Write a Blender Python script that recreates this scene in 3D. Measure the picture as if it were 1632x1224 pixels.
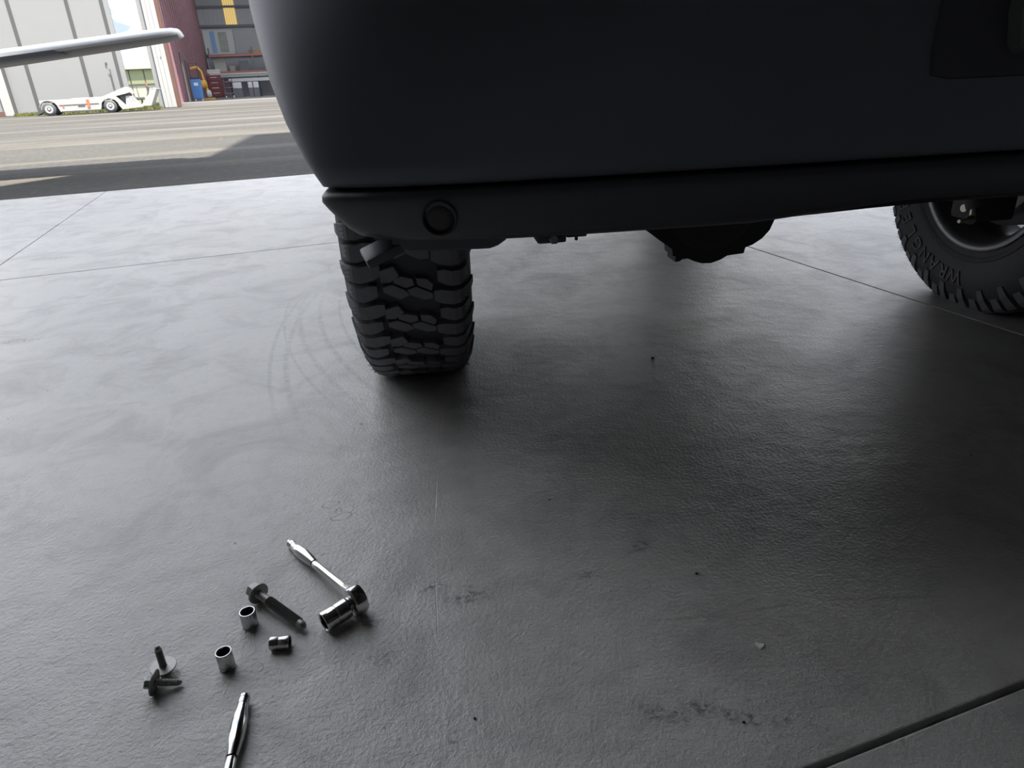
import bpy, bmesh, math, random
from mathutils import Vector, Matrix
random.seed(7)
PI = math.pi
scene = bpy.context.scene
for o in list(bpy.data.objects):
    bpy.data.objects.remove(o)
COL = scene.collection

# ------------------------------------------------------------------ camera
FPX, PITCH, ROLL, CAM_H = 1096.19, 0.42174, -0.0487323, 0.65
cam = bpy.data.objects.new('camera', bpy.data.cameras.new('camera'))
COL.objects.link(cam)
_fw = Vector((0, math.cos(PITCH), -math.sin(PITCH)))
_up = Vector((0, math.sin(PITCH), math.cos(PITCH)))
_rt = Vector((1, 0, 0))
_r2 = _rt * math.cos(ROLL) + _up * math.sin(ROLL)
_u2 = _up * math.cos(ROLL) - _rt * math.sin(ROLL)
cam.matrix_world = Matrix(((_r2.x, _u2.x, -_fw.x, 0), (_r2.y, _u2.y, -_fw.y, 0),
                           (_r2.z, _u2.z, -_fw.z, CAM_H), (0, 0, 0, 1)))
cam.data.sensor_width = 36.0
cam.data.lens = FPX / 1632.0 * 36.0
cam.data.clip_start = 0.02
cam.data.clip_end = 500
scene.camera = cam

# ------------------------------------------------------------------ view
scene.view_settings.view_transform = 'Standard'
scene.view_settings.look = 'None'
scene.view_settings.gamma = 1.0
scene.view_settings.use_curve_mapping = False
scene.view_settings.exposure = 0.0
scene.cycles.use_denoising = True
scene.cycles.max_bounces = 10
scene.cycles.diffuse_bounces = 6

SITE_YAW = math.radians(17.808)       # the two hangars face each other along n
ST, CT = math.sin(SITE_YAW), math.cos(SITE_YAW)
def site(t, n, z=0.0):
    return Vector((t * CT - n * ST, t * ST + n * CT, z))

# ------------------------------------------------------------------ world
world = bpy.data.worlds.new('sky')
scene.world = world
world.use_nodes = True
wn, wl = world.node_tree.nodes, world.node_tree.links
wn.clear()
w_out = wn.new('ShaderNodeOutputWorld'); w_bg = wn.new('ShaderNodeBackground')
w_tc = wn.new('ShaderNodeTexCoord'); w_sep = wn.new('ShaderNodeSeparateXYZ')
wl.new(w_tc.outputs['Generated'], w_sep.inputs[0])
w_ramp = wn.new('ShaderNodeValToRGB')
w_ramp.color_ramp.elements[0].position = 0.0; w_ramp.color_ramp.elements[0].color = (0.74, 0.86, 1.0, 1)
w_ramp.color_ramp.elements[1].position = 0.6; w_ramp.color_ramp.elements[1].color = (0.75, 1.20, 2.10, 1)
wl.new(w_sep.outputs['Z'], w_ramp.inputs[0])
w_map = wn.new('ShaderNodeMapping'); w_map.inputs['Scale'].default_value = (1, 1, 2.6); w_map.inputs['Location'].default_value = (1.7, 0.8, 0.0)
wl.new(w_tc.outputs['Generated'], w_map.inputs[0])
w_noise = wn.new('ShaderNodeTexNoise'); w_noise.inputs['Scale'].default_value = 5.0
w_noise.inputs['Detail'].default_value = 6; w_noise.inputs['Roughness'].default_value = 0.55
wl.new(w_map.outputs[0], w_noise.inputs['Vector'])
w_cl = wn.new('ShaderNodeMapRange'); w_cl.inputs['From Min'].default_value = 0.40; w_cl.inputs['From Max'].default_value = 0.57
wl.new(w_noise.outputs['Fac'], w_cl.inputs['Value'])
w_mix = wn.new('ShaderNodeMix'); w_mix.data_type = 'RGBA'
w_mix.inputs['B'].default_value = (3.8, 3.7, 3.6, 1)
wl.new(w_cl.outputs[0], w_mix.inputs['Factor']); wl.new(w_ramp.outputs[0], w_mix.inputs['A'])
wl.new(w_mix.outputs['Result'], w_bg.inputs['Color'])
w_bg.inputs['Strength'].default_value = 1.0
wl.new(w_bg.outputs[0], w_out.inputs[0])

# ------------------------------------------------------------------ sun
SUN_T, SUN_N = -0.20, 0.29           # shadow run per metre of height, along t and n
sun = bpy.data.objects.new('sun', bpy.data.lights.new('sun', 'SUN'))
COL.objects.link(sun)
sun.data.energy = 18.0
sun.data.color = (1.0, 0.93, 0.82)
sun.data.angle = math.radians(0.6)
sun.rotation_euler = (site(SUN_T, SUN_N, 0) + Vector((0, 0, -1))).to_track_quat('-Z', 'Y').to_euler()

# ================================================================== helpers
def newmat(name):
    m = bpy.data.materials.new(name); m.use_nodes = True
    nt = m.node_tree; b = nt.nodes['Principled BSDF']
    return m, nt, b
def pmat(name, col, rough=0.5, metal=0.0, spec=0.5, var=0.08, vscale=12.0, bump=0.0, bscale=60.0, coat=0.0):
    m, nt, b = newmat(name)
    N, L = nt.nodes, nt.links
    g = N.new('ShaderNodeTexCoord')
    n = N.new('ShaderNodeTexNoise'); n.inputs['Scale'].default_value = vscale; n.inputs['Detail'].default_value = 4
    L.new(g.outputs['Object'], n.inputs['Vector'])
    r = N.new('ShaderNodeMix'); r.data_type = 'RGBA'
    r.inputs['A'].default_value = (*[max(0, c * (1 - var)) for c in col], 1)
    r.inputs['B'].default_value = (*[min(1, c * (1 + var)) for c in col], 1)
    L.new(n.outputs['Fac'], r.inputs['Factor']); L.new(r.outputs['Result'], b.inputs['Base Color'])
    b.inputs['Roughness'].default_value = rough; b.inputs['Metallic'].default_value = metal
    b.inputs['Specular IOR Level'].default_value = spec
    b.inputs['Coat Weight'].default_value = coat
    if bump:
        n2 = N.new('ShaderNodeTexNoise'); n2.inputs['Scale'].default_value = bscale; n2.inputs['Detail'].default_value = 3
        L.new(g.outputs['Object'], n2.inputs['Vector'])
        bp = N.new('ShaderNodeBump'); bp.inputs['Distance'].default_value = bump
        L.new(n2.outputs['Fac'], bp.inputs['Height']); L.new(bp.outputs[0], b.inputs['Normal'])
    return m

class MB:
    def __init__(s): s.v = []; s.f = []
    def add(s, vs, fs, M=None):
        o = len(s.v)
        s.v += [tuple(M @ Vector(p)) if M else tuple(p) for p in vs]
        s.f += [tuple(i + o for i in f) for f in fs]
        return s
    def box(s, x0, x1, y0, y1, z0, z1, M=None, bev=0.0):
        if bev <= 0:
            vs = [(x0,y0,z0),(x1,y0,z0),(x1,y1,z0),(x0,y1,z0),(x0,y0,z1),(x1,y0,z1),(x1,y1,z1),(x0,y1,z1)]
            return s.add(vs, [(0,3,2,1),(4,5,6,7),(0,1,5,4),(1,2,6,5),(2,3,7,6),(3,0,4,7)], M)
        bm = bmesh.new(); bmesh.ops.create_cube(bm, size=1)
        for v in bm.verts:
            v.co = Vector(((x0+x1)/2 + v.co.x*(x1-x0), (y0+y1)/2 + v.co.y*(y1-y0), (z0+z1)/2 + v.co.z*(z1-z0)))
        bmesh.ops.bevel(bm, geom=bm.edges[:], offset=bev, segments=2, affect='EDGES', profile=0.6)
        bm.verts.index_update()
        s.add([v.co[:] for v in bm.verts], [[v.index for v in f.verts] for f in bm.faces], M); bm.free()
        return s
    def lathe(s, prof, seg=24, M=None, closed=False, caps=True):
        """prof: list of (axial, radius); axis = local X"""
        vs = []; fs = []; n = len(prof)
        for a, r in prof:
            for k in range(seg):
                th = 2*PI*k/seg
                vs.append((a, r*math.cos(th), r*math.sin(th)))
        for i in range(n - (0 if closed else 1)):
            j = (i+1) % n
            for k in range(seg):
                k2 = (k+1) % seg
                fs.append((i*seg+k, j*seg+k, j*seg+k2, i*seg+k2))
        if caps and not closed:
            fs.append(tuple(range(seg))); fs.append(tuple((n-1)*seg + k for k in reversed(range(seg))))
        return s.add(vs, fs, M)
    def tube(s, pts, r, seg=10):
        pts = [Vector(p) for p in pts]; rs = r if isinstance(r, (list, tuple)) else [r]*len(pts)
        vs = []; fs = []; ref = None
        for i, p in enumerate(pts):
            d = (pts[min(i+1, len(pts)-1)] - pts[max(i-1, 0)]).normalized()
            if ref is None: ref = d.orthogonal().normalized()
            a = (ref - d*ref.dot(d)).normalized(); b = d.cross(a); ref = a
            for k in range(seg):
                th = 2*PI*k/seg
                vs.append(p + (a*math.cos(th) + b*math.sin(th))*rs[i])
        for i in range(len(pts)-1):
            for k in range(seg):
                k2 = (k+1) % seg
                fs.append((i*seg+k, i*seg+k2, (i+1)*seg+k2, (i+1)*seg+k))
        fs.append(tuple(reversed(range(seg)))); fs.append(tuple((len(pts)-1)*seg+k for k in range(seg)))
        return s.add(vs, fs)
    def loft(s, rings, M=None, cap0=True, cap1=True, closed=True):
        vs = []; fs = []; n = len(rings[0])
        for r in rings: vs += [tuple(p) for p in r]
        for i in range(len(rings)-1):
            for k in range(n if closed else n-1):
                k2 = (k+1) % n
                fs.append((i*n+k, i*n+k2, (i+1)*n+k2, (i+1)*n+k))
        if cap0: fs.append(tuple(reversed(range(n))))
        if cap1: fs.append(tuple((len(rings)-1)*n+k for k in range(n)))
        return s.add(vs, fs, M)
    def prism(s, poly, y0, y1, M=None):
        """poly in (x,z), extruded along y"""
        n = len(poly)
        return s.loft([[(x, y0, z) for x, z in poly], [(x, y1, z) for x, z in poly]], M)
    def mesh(s, name, mat, smooth=None):
        me = bpy.data.meshes.new(name); me.from_pydata(s.v, [], s.f); me.update()
        bm = bmesh.new(); bm.from_mesh(me); bmesh.ops.recalc_face_normals(bm, faces=bm.faces[:]); bm.to_mesh(me); bm.free()
        if smooth is not None:
            me.shade_smooth(); me.set_sharp_from_angle(angle=math.radians(smooth))
        if mat: me.materials.append(mat)
        return me
    def build(s, name, mat, parent=None, smooth=None, loc=None, mw=None):
        o = bpy.data.objects.new(name, s.mesh(name, mat, smooth)); COL.objects.link(o)
        if parent: o.parent = parent
        if mw is not None: o.matrix_local = mw
        if loc is not None: o.location = loc
        return o
def empty(name, loc=(0,0,0), rz=0.0, parent=None):
    o = bpy.data.objects.new(name, None); COL.objects.link(o)
    o.location = loc; o.rotation_euler = (0, 0, rz); o.empty_display_size = 0.1
    if parent: o.parent = parent
    return o
def tag(o, label=None, cat=None, group=None, kind=None):
    if label: o['label'] = label
    if cat: o['category'] = cat
    if group: o['group'] = group
    if kind: o['kind'] = kind
    return o
def frame(origin, xdir, zhint=(0,0,1)):
    """matrix whose local X runs along xdir"""
    x = Vector(xdir).normalized(); z = Vector(zhint); y = z.cross(x)
    if y.length < 1e-5: y = Vector((0,1,0)).cross(x)
    y.normalize(); z = x.cross(y)
    return Matrix(((x.x,y.x,z.x,origin[0]),(x.y,y.y,z.y,origin[1]),(x.z,y.z,z.z,origin[2]),(0,0,0,1)))
SITE = Matrix.Rotation(SITE_YAW, 4, 'Z')
def copy_tree(o, parent=None):
    c = o.copy(); COL.objects.link(c); c.parent = parent
    for ch in list(o.children): copy_tree(ch, c)
    return c

# ================================================================== floor material
def floor_material():
    m, nt, b = newmat('sealed_concrete'); N, L = nt.nodes, nt.links
    geo = N.new('ShaderNodeNewGeometry'); pos = geo.outputs['Position']
    def noise(scale, detail=4, rough=0.5, vec=None, dist=0.0):
        n = N.new('ShaderNodeTexNoise'); n.inputs['Scale'].default_value = scale
        n.inputs['Detail'].default_value = detail; n.inputs['Roughness'].default_value = rough
        n.inputs['Distortion'].default_value = dist
        L.new(vec or pos, n.inputs['Vector']); return n.outputs['Fac']
    def rng(v, a, b_, c=0.0, d=1.0):
        n = N.new('ShaderNodeMapRange'); n.inputs['From Min'].default_value = a; n.inputs['From Max'].default_value = b_
        n.inputs['To Min'].default_value = c; n.inputs['To Max'].default_value = d; L.new(v, n.inputs['Value']); return n.outputs[0]
    def math_(op, a, b_=None):
        n = N.new('ShaderNodeMath'); n.operation = op
        for i, x in enumerate((a, b_)):
            if x is None: continue
            if isinstance(x, (int, float)): n.inputs[i].default_value = x
            else: L.new(x, n.inputs[i])
        return n.outputs[0]
    def mixc(fac, A, B):
        n = N.new('ShaderNodeMix'); n.data_type = 'RGBA'
        L.new(fac, n.inputs['Factor'])
        for k, x in (('A', A), ('B', B)):
            if isinstance(x, tuple): n.inputs[k].default_value = (*x, 1)
            else: L.new(x, n.inputs[k])
        return n.outputs['Result']
    # wobble the lookup so that marks get ragged edges
    wob = N.new('ShaderNodeTexNoise'); wob.inputs['Scale'].default_value = 45; wob.inputs['Detail'].default_value = 3
    L.new(pos, wob.inputs['Vector'])
    wv = N.new('ShaderNodeVectorMath'); wv.operation = 'MULTIPLY_ADD'
    wv.inputs[1].default_value = (0.03, 0.03, 0); 
    L.new(wob.outputs['Color'], wv.inputs[0])
    sub = N.new('ShaderNodeVectorMath'); sub.operation = 'SUBTRACT'; sub.inputs[1].default_value = (0.015, 0.015, 0)
    L.new(pos, sub.inputs[0]); L.new(sub.outputs[0], wv.inputs[2])
    wpos = wv.outputs[0]
    def local(vec, cx, cy, rot, sx, sy):
        mp = N.new('ShaderNodeMapping'); mp.vector_type = 'TEXTURE'
        mp.inputs['Location'].default_value = (cx, cy, 0); mp.inputs['Rotation'].default_value = (0, 0, rot)
        mp.inputs['Scale'].default_value = (sx, sy, 1e3); L.new(vec, mp.inputs['Vector'])
        ln = N.new('ShaderNodeVectorMath'); ln.operation = 'LENGTH'; L.new(mp.outputs[0], ln.inputs[0])
        return mp.outputs[0], ln.outputs['Value']
    def spot(cx, cy, r, sx=1.0, rot=0.0):
        _, l = local(wpos, cx, cy, rot, r*sx, r); return rng(l, 1.0, 0.3)
    def line(x0, y0, x1, y1, w):
        cx, cy = (x0+x1)/2, (y0+y1)/2; ln = math.hypot(x1-x0, y1-y0)/2
        _, l = local(pos, cx, cy, math.atan2(y1-y0, x1-x0), ln, w); return rng(l, 1.0, 0.35)
    def ring(cx, cy, r, w, rot=0, sx=1.0):
        _, l = local(wpos if r < 0.05 else pos, cx, cy, rot, r*sx, r)
        d = math_('ABSOLUTE', math_('SUBTRACT', l, 1.0)); return rng(d, w/r, w/r*0.3)
    big = noise(0.9, 5, 0.6, dist=0.6); mid = noise(5.0, 6, 0.65, dist=0.8); fine = noise(38.0, 4, 0.6)
    base = mixc(rng(big, 0.3, 0.7), (0.48, 0.477, 0.460), (0.57, 0.566, 0.545))
    base = mixc(rng(mid, 0.46, 0.66, 0, 0.75), base, (0.37, 0.365, 0.355))
    base = mixc(rng(fine, 0.5, 0.75, 0, 0.25), base, (0.33, 0.32, 0.31))
    # swept trowel streaks
    ms = N.new('ShaderNodeMapping'); ms.inputs['Rotation'].default_value = (0, 0, -0.5); ms.inputs['Scale'].default_value = (1.5, 9, 1)
    L.new(pos, ms.inputs['Vector'])
    streak = noise(3.0, 6, 0.7, ms.outputs[0], 0.5)
    base = mixc(rng(streak, 0.55, 0.75, 0, 0.35), base, (0.60, 0.59, 0.575))
    rag = rng(noise(130, 3, 0.6), 0.42, 0.62)
    rag2 = rng(noise(420, 3, 0.6), 0.35, 0.6)
    # dark oily stains
    dk = None
    for a in [(-0.1744,0.6394,0.020,1.2,0.3),(-0.0754,0.7447,0.022,2.0,0.2),(-0.1226,0.7657,0.016,1.6,0.1),(0.1378,0.5434,0.013,1.3,0),
              (0.1609,0.5379,0.010,1.8,-0.4),(0.1903,0.5445,0.014,1.8,-0.3),(0.2186,0.5346,0.012,2.2,-0.4),(0.2443,0.5291,0.010,1.6,-0.5),
              (0.2696,0.5237,0.009,1.5,-0.3),(-0.0836,0.5217,0.012,0.6,0),(0.1794,0.8354,0.014,2.4,0.5),(0.0927,0.778,0.012,1.5,0.4),
              (-2.35,2.62,0.05,2.4,0.4),(-1.45,1.93,0.035,2.6,0.2),(-2.0,3.05,0.05,2,0.2)]:
        s_ = spot(*a); dk = s_ if dk is None else math_('MAXIMUM', dk, s_)
    dk = math_('MULTIPLY', dk, rag)
    base = mixc(math_('MULTIPLY', dk, 0.75), base, (0.12, 0.115, 0.11))
    # long faint crack-like stain
    ck = None
    for a in [(0.155,0.681,0.28,0.687,0.0035),(0.27,0.687,0.39,0.705,0.0035),(0.38,0.705,0.56,0.700,0.004)]:
        s_ = line(*a); ck = s_ if ck is None else math_('MAXIMUM', ck, s_)
    base = mixc(math_('MULTIPLY', math_('MULTIPLY', ck, rag2), 0.5), base, (0.13, 0.13, 0.125))
    # tyre scuffs
    sc = None
    for cx, cy, r, w in [(1.16,2.47,1.855,0.011),(1.16,2.47,1.795,0.010),(1.16,2.47,1.735,0.007),(1.16,2.47,1.90,0.006),(1.5,2.2,2.15,0.010),(1.5,2.2,2.19,0.008)]:
        s_ = ring(cx, cy, r, w); sc = s_ if sc is None else math_('MAXIMUM', sc, s_)
    sy = N.new('ShaderNodeSeparateXYZ'); L.new(pos, sy.inputs[0])
    win = math_('MULTIPLY', rng(sy.outputs['Y'], 1.15, 1.55), rng(sy.outputs['Y'], 2.35, 2.0))
    win = math_('MULTIPLY', win, rng(sy.outputs['X'], -0.2, -0.3))
    sc = math_('MULTIPLY', math_('MULTIPLY', sc, win), rng(noise(60, 3), 0.3, 0.6))
    base = mixc(math_('MULTIPLY', sc, 0.42), base, (0.22, 0.22, 0.22))
    # water rings and pale scratches
    rg = None
    for a in [(-0.3189,0.9851,0.009,0.0012,0.4,1.6),(-0.2876,0.9516,0.010,0.0012,0.2,1.7),(-0.300,0.966,0.006,0.0012,0,1.2),(-0.2382,0.9599,0.0045,0.001),(-0.1601,0.5441,0.0042,0.0008),
              (-0.333,0.632,0.006,0.0007,0.3,1.5),(-0.308,0.628,0.006,0.0007,-0.3,1.4)]:
        s_ = ring(*a); rg = s_ if rg is None else math_('MAXIMUM', rg, s_)
    base = mixc(math_('MULTIPLY', rg, 0.75), base, (0.15, 0.15, 0.15))
    pl = None
    for a in [(0.1326,0.6741,0.1666,0.6379,0.0009),(0.1264,0.6615,0.1488,0.634,0.0007),(0.0461,0.5673,0.0783,0.541,0.0009),(-0.158,1.5116,-0.1434,1.08,0.0016),
              (-0.1434,1.09,-0.1344,0.8915,0.0013),(-0.125,0.80,-0.1074,0.6453,0.001),(0.4767,0.5504,0.5032,0.5522,0.0008),(0.5032,0.5522,0.5055,0.539,0.0008),
              (0.5059,0.536,0.5115,0.5057,0.0011),(0.4776,0.536,0.4784,0.5486,0.0006),(0.4776,0.536,0.500,0.532,0.0005),(-0.36,0.652,-0.333,0.648,0.0006),(-0.315,0.648,-0.300,0.660,0.0006)]:
        s_ = line(*a); pl = s_ if pl is None else math_('MAXIMUM', pl, s_)
    base = mixc(math_('MULTIPLY', math_('MULTIPLY', pl, rag2), 0.6), base, (0.62, 0.62, 0.61))
    # little black specks
    vor = N.new('ShaderNodeTexVoronoi'); vor.inputs['Scale'].default_value = 16; L.new(pos, vor.inputs['Vector'])
    speck = rng(vor.outputs['Distance'], 0.05, 0.03)
    sel = N.new('ShaderNodeSeparateColor'); L.new(vor.outputs['Color'], sel.inputs[0])
    speck = math_('MULTIPLY', speck, rng(sel.outputs[0], 0.80, 0.82))
    base = mixc(math_('MULTIPLY', speck, 0.8), base, (0.05, 0.05, 0.05))
    L.new(base, b.inputs['Base Color'])
    L.new(rng(mid, 0.3, 0.7, 0.30, 0.43), b.inputs['Roughness'])
    b.inputs['Specular IOR Level'].default_value = 0.42
    # orange-peel sealer
    h1 = noise(170, 3, 0.55); h2 = noise(480, 2, 0.5); h3 = noise(22, 3, 0.5)
    hh = math_('ADD', math_('ADD', math_('MULTIPLY', h1, 1.0), math_('MULTIPLY', h2, 0.35)), math_('MULTIPLY', h3, 1.6))
    hh = math_('SUBTRACT', hh, math_('MULTIPLY', pl, 0.3))
    bp = N.new('ShaderNodeBump'); bp.inputs['Distance'].default_value = 0.0017; bp.inputs['Strength'].default_value = 0.8
    L.new(hh, bp.inputs['Height']); L.new(bp.outputs[0], b.inputs['Normal'])
    return m
M_FLOOR = floor_material()

def asphalt_material():
    m, nt, b = newmat('worn_asphalt'); N, L = nt.nodes, nt.links
    tc = N.new('ShaderNodeTexCoord')
    def noise(scale, sc=(1,1,1), detail=5, rough=0.6):
        mp = N.new('ShaderNodeMapping'); mp.inputs['Scale'].default_value = sc; L.new(tc.outputs['Object'], mp.inputs[0])
        n = N.new('ShaderNodeTexNoise'); n.inputs['Scale'].default_value = scale; n.inputs['Detail'].default_value = detail
        n.inputs['Roughness'].default_value = rough; L.new(mp.outputs[0], n.inputs['Vector']); return n.outputs['Fac']
    def mix(f, A, B, lo, hi, amt=1.0):
        r = N.new('ShaderNodeMapRange'); r.inputs['From Min'].default_value = lo; r.inputs['From Max'].default_value = hi; r.inputs['To Max'].default_value = amt
        L.new(f, r.inputs[0]); n = N.new('ShaderNodeMix'); n.data_type = 'RGBA'; L.new(r.outputs[0], n.inputs['Factor'])
        for k, x in (('A', A), ('B', B)):
            if isinstance(x, tuple): n.inputs[k].default_value = (*x, 1)
            else: L.new(x, n.inputs[k])
        return n.outputs['Result']
    c = mix(noise(0.35, (0.5, 1, 1)), (0.043, 0.0425, 0.041), (0.057, 0.056, 0.053), 0.35, 0.65)
    c = mix(noise(0.5, (0.12, 1.0, 1), 4), c, (0.115, 0.107, 0.092), 0.50, 0.66, 0.9)     # pale worn seams along the apron
    c = mix(noise(14, (1, 1, 1), 3), c, (0.105, 0.098, 0.085), 0.52, 0.70, 0.6)
    c = mix(noise(60, (1, 1, 1), 2), c, (0.025, 0.025, 0.025), 0.5, 0.75, 0.5)
    L.new(c, b.inputs['Base Color']); b.inputs['Roughness'].default_value = 0.9
    b.inputs['Specular IOR Level'].default_value = 0.2
    bp = N.new('ShaderNodeBump'); bp.inputs['Distance'].default_value = 0.006
    L.new(noise(90, (1, 1, 1), 3), bp.inputs['Height']); L.new(bp.outputs[0], b.inputs['Normal'])
    return m
M_ASPH = asphalt_material()

# ================================================================== materials
M_BLACK = pmat('black_gap', (0.012, 0.012, 0.012), 0.9)
M_WALL = pmat('hangar_sheet_grey', (0.035, 0.035, 0.036), 0.7)
M_CEIL = pmat('hangar_roof_sheet', (0.06, 0.06, 0.06), 0.7)
M_PAINT = pmat('dark_grey_paint', (0.135, 0.139, 0.158), 0.52, 0.7, 0.55, 0.03, 3.0, coat=0.0)
M_PLAST = pmat('bumper_grey', (0.060, 0.061, 0.067), 0.5, 0.0, 0.5, 0.06, 30, 0.0003, 300)
M_PLAST2 = pmat('moulded_black_plastic', (0.024, 0.024, 0.026), 0.5, 0.0, 0.5, 0.1, 30, 0.0004, 300)
M_RUBBER = pmat('tyre_rubber', (0.060, 0.060, 0.064), 0.62, 0, 0.4, 0.2, 25, 0.0006, 160)
M_RUBBER2 = pmat('tread_rubber', (0.16, 0.16, 0.17), 0.66, 0, 0.4, 0.15, 60, 0.0004, 240)
M_UNDER = pmat('underbody_black', (0.04, 0.04, 0.045), 0.65)
M_ALLOY = pmat('grey_alloy', (0.16, 0.16, 0.165), 0.4, 0.7, 0.5, 0.1)
M_STEELD = pmat('dull_zinc_steel', (0.52, 0.50, 0.42), 0.42, 0.85, 0.5, 0.15, 60)
M_GLASSD = pmat('dark_tinted_glass', (0.01, 0.011, 0.012), 0.06)
M_CHROME = pmat('chrome', (0.62, 0.61, 0.59), 0.13, 1.0, 0.5, 0.03, 30)
M_SATIN = pmat('satin_chrome', (0.52, 0.52, 0.51), 0.26, 1.0, 0.5, 0.08, 120)
M_HOLE = pmat('socket_bore', (0.05, 0.047, 0.043), 0.5, 0.8)
M_ZINC = pmat('zinc_flake_bolt', (0.33, 0.325, 0.31), 0.48, 0.75, 0.5, 0.15, 200, 0.0002, 900)
M_THREAD = pmat('phosphate_thread', (0.24, 0.235, 0.23), 0.6, 0.5, 0.5, 0.15, 200)
M_WASH = pmat('dull_washer_steel', (0.36, 0.35, 0.33), 0.5, 0.7, 0.5, 0.15, 150)
M_WHITE = pmat('white_sheet', (0.215, 0.22, 0.222), 0.55, 0, 0.4, 0.03, 2)
M_WHITE2 = pmat('bright_white_paint', (0.34, 0.34, 0.335), 0.45, 0, 0.5, 0.02, 5)
M_SEAM = pmat('grey_seam_trim', (0.065, 0.068, 0.07), 0.6)
M_RED = pmat('oxide_red_steel', (0.24, 0.135, 0.16), 0.65, 0, 0.4, 0.12, 3)
M_RUST = pmat('rust_edge', (0.115, 0.06, 0.05), 0.7, 0, 0.4, 0.2, 6)
M_INT = pmat('interior_corrugated', (0.36, 0.38, 0.41), 0.6)
M_INTD = pmat('interior_dark_steel', (0.14, 0.15, 0.18), 0.6)

# ================================================================== setting: floor slabs
TJ = [-1.805*0.65 + k*(2.63+1.805)*0.65 for k in range(-4, 4)]
NJ = [0.552*0.65, 4.89*0.65, 9.11*0.65]
NJ = [NJ[0]-8.46, NJ[0]-5.64, NJ[0]-2.82] + NJ
floor_base = MB().box(TJ[0]-2, TJ[-1]+2, NJ[0]-2, NJ[-1]-0.02, -0.12, -0.03).build('floor', M_BLACK, mw=SITE)
tag(floor_base, 'grey sealed concrete hangar floor in square slabs', kind='structure')
for i in range(len(TJ)-1):
    for j in range(len(NJ)-1):
        near = (NJ[j] <= NJ[-3] + 0.01)
        ga = 0.0032 if j == len(NJ)-3 or j < len(NJ)-3 else 0.0028
        gt = 0.0028
        y0 = NJ[j] + (0.0036 if j <= 3 else 0.003); y1 = NJ[j+1] - (0.0036 if j+1 <= 3 else 0.003)
        if j == len(NJ)-2: y1 = NJ[-1]
        s = MB().box(TJ[i]+gt, TJ[i+1]-gt, y0, y1, -0.10, 0.0, bev=0.0022)
        o = s.build('concrete_slab', M_FLOOR, floor_base)
# apron, lawn
apron = MB().box(-60, 60, NJ[-1]+0.003, 120, -0.2, -0.012).build('apron', M_ASPH, mw=SITE)
tag(apron, 'worn asphalt apron between the two hangars', kind='structure')

# our own hangar (all of it outside the picture, it shades and darkens the floor)
XL, XR, NB, NF = -5.6, 7.5, -9.0, NJ[-1]-0.15
ZH = 8.5
def struct(name, mb, mat, smooth=None): 
    return tag(mb.build(name, mat, mw=SITE, smooth=smooth), kind='structure')
struct('wall_back', MB().box(XL, XR, NB-0.15, NB, 0, ZH+0.4), M_WALL)
lw = MB().box(XL-0.15, XL, NB, NF, 0, ZH+0.4)
struct('wall_left', lw, pmat('pale_wall_bounce', (0.14, 0.14, 0.137), 0.6))  # unseen wall, made paler to bounce daylight onto the vehicle
struct('wall_right', MB().box(XR, XR+0.15, NB, NF, 0, ZH+0.4), M_WALL)
cl = MB()
cl.box(XL, XR, NB, 3.6, ZH+0.05, ZH+0.2); cl.box(XL, XR, 5.07, NF, ZH+0.05, ZH+0.2); cl.box(XL, -3.0, 3.6, 5.07, ZH+0.05, ZH+0.2)
cl.loft([[(-3.0, 3.6, z), (XR, 3.6, z), (XR, 5.07, z), (0.05, 5.07, z), (-0.45, 4.50, z), (-1.2, 3.8, z), (-3.0, 3.65, z)] for z in (ZH+0.05, ZH+0.2)])   # unseen roof slot, added to let a sun stripe onto the apron
struct('ceiling', cl, M_CEIL)
fas = MB()
fas.prism([(XL, ZH), (XR, ZH), (XR, 20.8), (3.95, 20.6), (1.15, ZH+0.25), (XL, ZH+0.25)], NF, NF+0.15)  # unseen tall step, shaped to cast the notched shadow on the apron
struct('wall_front_shadow_step', fas, M_WALL)

# ================================================================== vehicle
VEH_YAW = math.radians(5.5)
veh = empty('off_road_vehicle', (0.5767, 1.7835, 0.0), VEH_YAW)
tag(veh, 'dark grey off-road vehicle seen from its rear corner, parked on the hangar floor', 'car')
WB = 2.75; TRK = 0.815; ZC = 0.387
def plan(inset_s, inset_r, a=0.982, yr=-0.68, yf=3.55, cy=0.17, cyf=0.55, p=3.4, q=2.0, nseg=26, y_end=None):
    """closed plan outline, counter-clockwise from above; y_end cuts it straight in front"""
    a2 = a - inset_s; y0 = yr + inset_r
    pts = []
    for k in range(nseg+1):                       # rear, from left side round to right side
        th = PI + PI*k/nseg
        c, s_ = math.cos(th), math.sin(th)
        pts.append((a2*math.copysign(abs(c)**(2/p), c), y0 + cy - cy*abs(s_)**(2/q)))
    if y_end is not None:
        pts.append((a2, y_end)); pts.append((-a2, y_end))
    else:
        y1 = yf - inset_r
        for k in range(nseg+1):
            th = PI*k/nseg; c, s_ = math.cos(th), math.sin(th)
            pts.append((a2*math.copysign(abs(c)**(2/4.0), c), y1 - cyf + cyf*abs(s_)**(2/q)))
    return pts
def ring3(z, *a, **k):
    return [(x, y, z) for x, y in plan(*a, **k)]

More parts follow.
